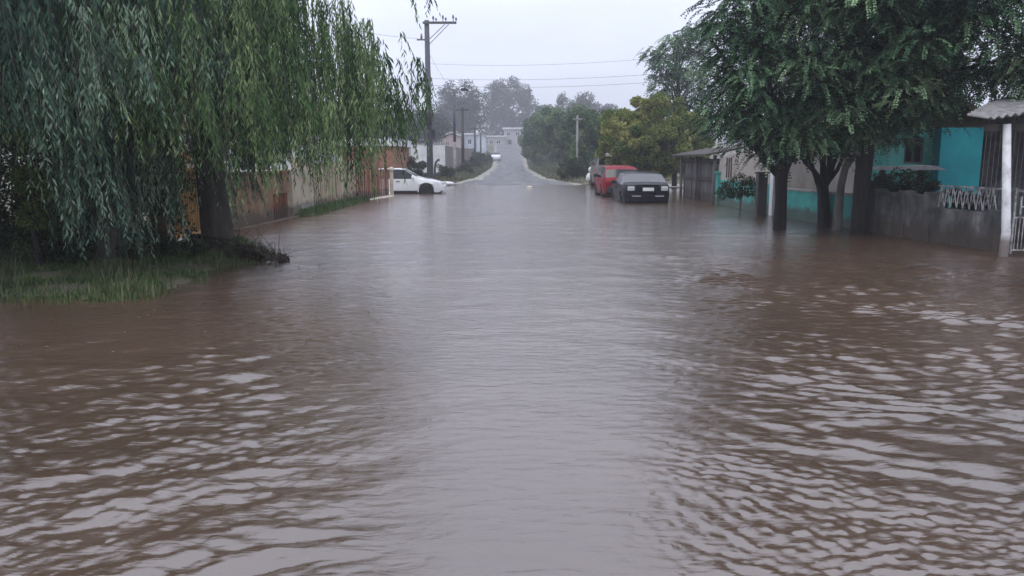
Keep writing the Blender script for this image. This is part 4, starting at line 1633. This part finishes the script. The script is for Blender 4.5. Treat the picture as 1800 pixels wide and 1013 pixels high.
# long brown-grey wall on the left verge
root = empty('boundary_wall', 'long grey-brown wall running up the left verge behind the poles', 'wall', (-6.1, 70, .2))
mb = MB()
for i in range(14):
    y0 = i * 4.2
    z = float(ground_z(-6.1, 70 + y0)) - .2
    mb.box(-.1, .1, y0, y0 + 4.17, z - .5, z + 2.45 + .03 * math.sin(i * 2.1))
mb.box(-2.2, -.101, 0, .2, -.4, 2.4)
mb.build('wall', m_fence_brown, root)
GH = 'hazy houses up the left side'
q = at(778, 255, 135)
house('pinkish hazy house with pale roof edge above the white wall', q.x, 135, 3.0, 6, at(778, 240, 135).z - .7, m_pink, m_sheet, [(.5, 3.0, .6, .7)], roof='gable', roof_h=.6, gz=.7, group=GH)
q = at(798, 255, 142)
house('small white hazy gabled house between the two nearest far poles', q.x, 142, 1.6, 6, at(778, 243, 142).z - .7, m_white_wall, m_sheet, [(.5, 3.2, .5, .6)], roof='gable', roof_h=.5, gz=.7, group=GH)
q = at(813, 255, 140)
house('pale blue hazy house with one dark window right of the wooden pole', q.x, 140, 2.3, 6, at(813, 237, 140).z - .7, m_blue, m_sheet, [(.9, 3.3, .7, .9)], roof='flat', roof_h=.25, gz=.7, group=GH)
q = at(838, 255, 160)
house('tiny hazy white house at the upper end of the left verge', q.x, 160, 1.7, 6, at(838, 239, 160).z - 1.4, m_blue, m_sheet, [(.5, 2.9, .5, .6)], roof='gable', roof_h=.5, gz=1.4, group=GH)
GE = 'houses closing the end of the street'
q = at(857, 258, 238)
house('low grey house with white flat roof at the street end', q.x, 238, 5.0, 7, 2.9, m_lilac_wall, m_sheet, [(.6, .9, 1.0, 1.0), (2.6, .9, 1.2, 1.0)], roof='flat', roof_h=.4, gz=q.z - .1, group=GE, over=.4)
q = at(886, 258, 240)
house('two storey grey house with white roof slab at the street end', q.x, 240, 5.8, 8, 5.2, m_lilac_wall, m_sheet, [(.8, 3.3, 1.0, 1.0), (3.4, 3.3, 1.2, 1.0), (3.9, .7, 1.3, 1.1)], (1.2, 1, 2.1), roof='flat', roof_h=.45, gz=q.z - .1, group=GE, over=.5)


# ------------------------------------------------------------ right side of the street
def rx(Y):
    return float(np.interp(Y, [12, 13.8, 17.5, 21, 28, 35], [8.6, 8.45, 7.95, 7.5, 7.35, 7.4]))


m_teal = mat_noise('teal_paint', (0.03, 0.22, 0.20), (0.05, 0.36, 0.31), 1.5, .75, .2)
m_turq_shaded = mat_noise('turquoise_shaded_paint', (0.01, 0.33, 0.38), (0.02, 0.46, 0.52), 1.0, .75, .1)  # turquoise made deeper than the mint wall: segment's shadow is in the colour
m_mint = mat_noise('mint_paint', (0.10, 0.52, 0.46), (0.2, 0.62, 0.56), 1.0, .75, .1)
m_beige2 = mat_noise('faded_beige', (0.27, 0.24, 0.21), (0.40, 0.36, 0.32), 1.2, .9, .3)
m_greyplank = mat_noise('grey_planks', (0.06, 0.055, 0.055), (0.16, 0.15, 0.145), 1.5, .85, .4, stretch=(3, 3, .3))
m_greywall = mat_noise('stained_grey_wall', (0.04, 0.04, 0.043), (0.13, 0.125, 0.125), 2.6, .9, .5, c3=(.26, .25, .24), stretch=(1, 1, .7), lo=.38, hi=.6)
m_corr = mat_noise('fibre_cement', (0.17, 0.165, 0.165), (0.34, 0.33, 0.33), 2.5, .9, .3)

for m_, z_ in ((m_teal, .22), (m_greyplank, .26), (m_greywall, .24)):
    tide(m_, z_)
M['post_white'] = tide(mat_noise('stained_white_post', (0.36, 0.36, 0.36), (0.66, 0.66, 0.67), 4, 0.65, lo=0.3, hi=0.55), .25, (.12, .09, .07))

# plank gate with dark eave
a = Vector((rx(34.6), 34.6, 0))
b = Vector((rx(28.7), 28.7, 0))
d = b - a
root = empty('plank_gate', 'tall grey plank gate under a dark eave between the cars and the teal wall', 'gate', a, math.atan2(d.y, d.x))
Ln_ = d.length
random.seed(4)
mb = MB()
x = 0
while x < Ln_ - .1:
    wd = random.uniform(.16, .3)
    mb.box(x, min(x + wd, Ln_), random.uniform(-.012, .012), .03 + random.uniform(0, .01), -.3 + random.uniform(0, .08), 1.62 + random.uniform(-.05, .05))
    x += wd + .012
mb.build('planks', m_greyplank, root)
mb = MB()
mb.box(0, Ln_, -.07, -.02, .78, .9).box(0, Ln_, -.07, -.02, 1.4, 1.5)
mb.build('rail', M['wood_dark'], root)
for x in (.05, Ln_ / 2, Ln_ - .05):
    mb = MB()
    mb.box(x - .09, x + .09, -.17, -.08, -.4, 1.72)
    mb.build('post', m_greyplank, root)
mb = MB()
mb.prism([(-.5, 1.68), (.9, 1.95), (.9, 2.02), (-.5, 1.75)], -.2, Ln_ + .2, 'x')
mb.build('eave', M['wood_dark'], root)

# beige and teal wall, parallel to the street
a = Vector((rx(28.2), 28.2, 0))
b = Vector((rx(22.6), 22.6, 0))
d = b - a
ang = math.atan2(d.y, d.x)
Ln_ = d.length
root = empty('boundary_wall', 'street wall painted teal below and beige above with pointed top', 'wall', a, ang)
mb = MB()
mb.prism([(0, -.4), (Ln_, -.4), (Ln_, .86), (0, .86)], -.08, .08)
mb.build('lower_wall', m_teal, root)
mb = MB()
mb.prism([(0, .862), (Ln_, .862), (Ln_, 1.42), (Ln_ * .52, 1.88), (Ln_ * .12, 1.66), (0, 1.6)], -.075, .075)
mb.build('upper_wall', m_beige2, root)
for i, x in enumerate((.9, 1.15, 1.4)):
    mb = MB()
    mb.box(x - .04, x + .04, -.1, -.076, .95, 1.62)
    mb.build('slot', M['wood_dark'], root)
for x in (0.0, Ln_ + .02):
    mb = MB()
    mb.box(x - .13, x + .13, -.17, .17, -.4, 1.08 if x < 1 else 1.5)
    mb.box(x - .17, x + .17, -.21, .21, 1.08 if x < 1 else 1.5, (1.08 if x < 1 else 1.5) + .06)
    mb.build('pillar', m_teal if x < 1 else M['white_paint'], root)
# dark weathered post in front
q = gp(1336, 381, 0)
root = empty('gate_post', 'dark square wooden post standing before the beige and teal wall', 'post', (q.x, q.y, 0))
mb = MB()
mb.box(-.13, .13, -.13, .13, -.4, 1.18)
mb.build('shaft', M['wood_dark'], root, bevel=.02)
mb = MB()
mb.box(-.16, .16, -.16, .16, 1.18, 1.23)
mb.build('cap', M['wood_dark'], root)
# teal low wall between the trunks
a = Vector((rx(21.9), 21.9, 0))
b = Vector((rx(18.2), 18.2, 0))
d = b - a
root = empty('boundary_wall', 'low teal wall glimpsed between the shade tree trunks', 'wall', a, math.atan2(d.y, d.x))
mb = MB()
mb.box(0, d.length, -.07, .07, -.4, .75)
mb.build('wall', m_teal, root)
mb = MB()
mb.box(-.02, d.length + .02, -.1, .1, .752, .8)
mb.build('coping', M['concrete'], root)

# small round-topped shrub tree before the teal wall
q = gp(1300, 374, 0)
bl = []
for px, py in [(1282, 328), (1300, 316), (1318, 324), (1306, 335), (1290, 337), (1325, 335), (1275, 338)]:
    t = at(px, py, q.y)
    bl.append((t.x, t.y, t.z, .24, .18))
puff_tree('small umbrella-shaped shrub tree on two thin stems before the teal wall', q.x, q.y, bl, 2600, .075, M['shrub_leaf'], 101, trunk_r=.035, name='small_tree', bark='bark_pale')
q = gp(1375, 380)

# beige house behind teal wall (seen between limbs)
house('beige house behind the shade tree limbs with shuttered window', 9.2, 25.5, 3.6, 5, 2.35, m_beige2, m_tile, [(1.1, 1.1, .9, .9)], roof='gable', roof_h=.6, gz=.15)

# turquoise house
q0, q1 = at(1528, 260, 20.4), at(1718, 260, 20.4)
x0 = q0.x
xm = at(1640, 260, 20.4).x
Hh = 2.35
root = empty('house', 'turquoise painted house with dark window behind the low grey wall', 'house', (x0, 20.4, 0))
W_ = q1.x - x0
wz0, wz1 = at(1600, 288, 20.4).z, at(1600, 244, 20.4).z
wx0, wx1 = at(1590, 260, 20.4).x - x0, at(1624, 260, 20.4).x - x0
mb = MB()
wall_xz(mb, 0, xm - x0, 0, .15, -.3, Hh, [(wx0, wx1, wz0, wz1)])
mb.build('light_wall', m_mint, root)
mb = MB()
mb.box(0, .15, .152, 6, -.3, Hh)
mb.build('side_wall', m_beige2, root)
mb = MB()
mb.box(xm - x0 + .002, W_, -.35, -.2, -.3, Hh).box(xm - x0 + .002, xm - x0 + .15, -.2, .15, -.3, Hh).box(W_ - .15, W_, -.2, 6, -.3, Hh)
mb.build('shaded_wall', m_turq_shaded, root)
f = MB()
t = .05
f.box(wx0, wx1, .03, .1, wz0, wz0 + t).box(wx0, wx1, .03, .1, wz1 - t, wz1).box(wx0, wx0 + t, .03, .1, wz0 + t, wz1 - t).box(wx1 - t, wx1, .03, .1, wz0 + t, wz1 - t)
f.box((wx0 + wx1) / 2 - .02, (wx0 + wx1) / 2 + .02, .03, .09, wz0 + t, wz1 - t)
fo = f.build('window', M['metal_grey'], root)
g_ = MB()
g_.box(wx0 + t, wx1 - t, .06, .07, wz0 + t, wz1 - t)
g_.build('pane', M['glass'], fo)
mb = MB()
mb.prism([(-.5, Hh - .08), (W_ / 2, Hh + .9), (W_ + .4, Hh - .08), (W_ + .4, Hh + .04), (W_ / 2, Hh + 1.04), (-.5, Hh + .04)], -.5, 6.4)
mb.build('roof', m_tile, root)
# veranda pillar and dark door on the left
xw = at(1519, 260, 20.0).x - x0
mb = MB()
mb.box(xw - .07, xw + .07, -.45, -.3, -.3, Hh - .09)
mb.build('veranda_post', M['white_paint'], root)
mb = MB()
mb.box(xw + .075, -.01, -.2, -.12, .9, Hh - .2)
mb.build('dark_door', M['wood_dark'], root)
# cantilevered pale slab (table-like awning)
s0, s1 = at(1545, 296, 18.6), at(1665, 296, 18.6)
root = empty('canopy_slab', 'thin pale slab on two posts standing in front of the turquoise house', 'canopy', (s0.x, 18.6, 0))
mb = MB()
mb.prism([(0, s0.z - .04), (s1.x - s0.x, s0.z - .04), (s1.x - s0.x - .25, s0.z + .06), (0, s0.z + .03)], 0, .8)
mb.build('slab', M['white_paint'], root)
for x in (.25, 1.15):
    mb = MB()
    mb.box(x - .05, x + .05, .3, .4, -.3, s0.z - .042)
    mb.build('post', M['wood_dark'], root)

M['worn_white'] = mat_noise('flaking_white_iron', (0.12, 0.115, 0.11), (0.42, 0.42, 0.42), 7, .7, lo=.4, hi=.6)
# low grey front wall
a = Vector((rx(17.4), 17.4, 0))
b = Vector((rx(13.75), 13.75, 0))
d = b - a
ang = math.atan2(d.y, d.x)
Ln_ = d.length
root = empty('front_wall', 'low stained grey wall with white zigzag iron railing standing in brown water', 'wall', a, ang)
split = Ln_ * .50
mb = MB()
mb.box(0, split, -.09, .09, -.4, .84)
mb.box(split + .002, Ln_, -.085, .085, -.4, .66)
mb.build('wall', m_greywall, root)
mb = MB()
mb.box(-.02, split + .03, -.12, .12, .842, .89)
mb.build('coping', m_greywall, root)
for x in (.02, split * .55, split, Ln_ - .1):
    mb = MB()
    mb.box(x - .11, x + .11, -.14, .14, -.4, .95 if x < split + .01 else .72)
    mb.build('pillar', m_greywall, root)
mb = MB()
zt_, zb_ = 1.07, .68
mb.box(split + .12, Ln_ + .05, -.012, .012, zt_, zt_ + .025)
n = 9
for i in range(n):
    xa = split + .15 + (Ln_ - split - .3) * i / n
    xb = split + .15 + (Ln_ - split - .3) * (i + 1) / n
    mb.bar((xa, 0, zb_), ((xa + xb) / 2 - .04, 0, zt_), .016)
    mb.bar(((xa + xb) / 2 - .04, 0, zt_), (xb, 0, zb_), .016)
    mb.bar((xa + .05, .01, zb_ + .1), ((xa + xb) / 2 + .06, .01, zt_), .012)
mb.build('railing', M['worn_white'], root)

# hedge on top/behind the wall
def yshrub(label, pts, Y, r, n, seed):
    bl = []
    for px, py in pts:
        q = at(px, py, Y + random.uniform(-.2, .2))
        bl.append((q.x, q.y, q.z, r, r * .8))
    return puff_tree(label, bl[0][0], Y, bl, n, .06, M['shrub_leaf'], seed, 'dark shrubs in the yard', .04, name='shrub', cat='shrub', sub=16)


yshrub('dark shrub heaped behind the grey wall below the pale slab', [(1560, 330), (1590, 322), (1620, 330), (1575, 350), (1610, 350)], 17.6, .36, 7000, 110)
yshrub('dark hanging shrub beside the thick black trunk', [(1535, 345), (1530, 320), (1540, 365)], 17.9, .3, 3500, 111)
yshrub('black-green shrub behind the zigzag railing', [(1665, 350), (1695, 355), (1720, 360)], 16.2, .25, 4000, 112)
q = gp(1735, 432)
yshrub('small weed tuft in the water at the foot of the grey wall', [(1734, 415), (1738, 425)], q.y - .1, .1, 700, 113)

# porch with corrugated roof, bars, white post and gate
Yp = 13.3
root = empty('porch', 'porch with corrugated roof, dark bar screen and white post at the right edge', 'porch', (0, 0, 0))
e0 = at(1697, 211, 13.6)
ridge_z = at(1800, 178, 15.0).z + .15
nx_ = 90
xs_ = np.linspace(e0.x, e0.x + 5.2, nx_ * 2)
vv = []
for (yy, zz, xo) in ((12.9, e0.z - .06, 0), (14.4, e0.z + .42, .55)):
    pass
# sheet runs up away from the street side (rises with x) with ribs running along x, cut at the eave facing the viewer
ny_ = 60
V, F = [], []
X_ = np.linspace(0, 4.5, 170)
Yv = np.linspace(0, 3.4, 10)
TH = .02
for layer in (0, 1):
    for yv in Yv:
        for xv in X_:
            yv2 = yv * min(1, .18 + xv / 3.2)
            V.append((e0.x + xv, 12.95 + yv2, e0.z - .02 + .13 * yv2 + .16 * math.sin(min(1, xv / 1.6) * PI / 2) + .028 * math.sin(xv * 2 * PI / .13) + (TH if layer else 0)))
nX, nY = len(X_), len(Yv)
for layer in (0, 1):
    o_ = layer * nX * nY
    for j in range(nY - 1):
        for i in range(nX - 1):
            q = (o_ + j * nX + i, o_ + j * nX + i + 1, o_ + (j + 1) * nX + i + 1, o_ + (j + 1) * nX + i)
            F.append(q if layer else q[::-1])
for i in range(nX - 1):
    F.append((i, i + 1, nX * nY + i + 1, nX * nY + i))
for j in range(nY - 1):
    F.append((j * nX, (j + 1) * nX, nX * nY + (j + 1) * nX, nX * nY + j * nX)[::-1])
mb = MB()
mb.add(V, F)
mb.build('roof', m_corr, root, True)
mb = MB()
mb.box(e0.x + .12, e0.x + 4.4, 13.15, 13.25, e0.z - .2, e0.z - .09)
mb.build('beam', M['wood_dark'], root)
pb, pt = at(1765, 455, 13.0), at(1776, 226, 13.0)
mb = MB()
mb.tube([(pb.x, 13.05, -.5), (pb.x + .02, 13.05, .4), (pt.x, 13.1, e0.z - .09)], [.075, .068, .06], 12)
mb.build('post', M['post_white'], root, True)
# bar screen
mb = MB()
s0 = at(1722, 300, 15.2).x
for i in range(30):
    x = s0 + .05 + i * .09
    mb.bar((x, 15.2, .3), (x + .02, 15.2, e0.z - .02), .012)
mb.box(s0, s0 + 2.9, 15.19, 15.21, 1.0, 1.03)
mb.build('bar_screen', M['metal_grey'], root)
mb = MB()
bw = at(1728, 300, 16.4).x
mb.box(bw, bw + 3.2, 16.4, 16.5, -.3, 2.6)
mb.build('back_wall', m_greywall, root)
# gate
g0 = at(1779, 400, 13.2)
root = empty('iron_gate', 'white iron bar gate right of the white porch post', 'gate', (g0.x, 13.2, 0))
mb = MB()
for z in (.08, .62, 1.05): mb.box(0, 1.2, -.012, .012, z, z + .025)
mb.box(0, .025, -.013, .013, .03, 1.12)
mb.box(.1, .12, -.013, .013, .645, .98).box(.12, .22, -.013, .013, .8, .82)
mb.build('frame', M['worn_white'], root)
mb = MB()
for i in range(19):
    x = .06 + i * .06
    mb.bar((x, 0, .1), (x, 0, .62), .011)
mb.build('bars', M['worn_white'], root)

# rubbish sacks on a stand at the right corner of the crossing
q = gp(1036, 322, .1)
root = empty('litter_stand', 'small stand holding white sacks at the corner before the dark trees', 'litter stand', (q.x, q.y, .1))
mb = MB()
mb.tube([(0, 0, -.2), (0, 0, .45)], .035, 6)
mb.build('pole', M['wood_dark'], root)
mb = MB()
mb.tube([(-.05, 0, .12), (-.08, 0, .2), (-.06, 0, .4), (0, 0, .56), (.02, 0, .62)], [.04, .12, .14, .1, .03], 9)
mb.build('sack', M['white_paint'], root, True)
mb = MB()
mb.tube([(.04, -.05, .68), (.04, -.05, .76), (.06, -.05, .9), (.06, -.05, .98)], [.05, .13, .12, .04], 9)
mb.build('sack', M['white_paint'], root, True)

# ------------------------------------------------------------ haze
mh = bpy.data.materials.new('haze')
mh.use_nodes = True
nt = mh.node_tree
nt.nodes.clear()
o_ = nt.nodes.new('ShaderNodeOutputMaterial')
pv = nt.nodes.new('ShaderNodeVolumePrincipled')
pv.inputs['Color'].default_value = (0.86, 0.88, 0.96, 1)
pv.inputs['Density'].default_value = 0.0015
pv.inputs['Anisotropy'].default_value = 0.2
nt.links.new(pv.outputs[0], o_.inputs['Volume'])
mb = MB()
mb.box(-380, 380, -60, 420, -2.5, 36)
hz = mb.build('haze', mh)
tag(hz, 'thin pale rain haze lying over the whole street', 'haze', kind='stuff')
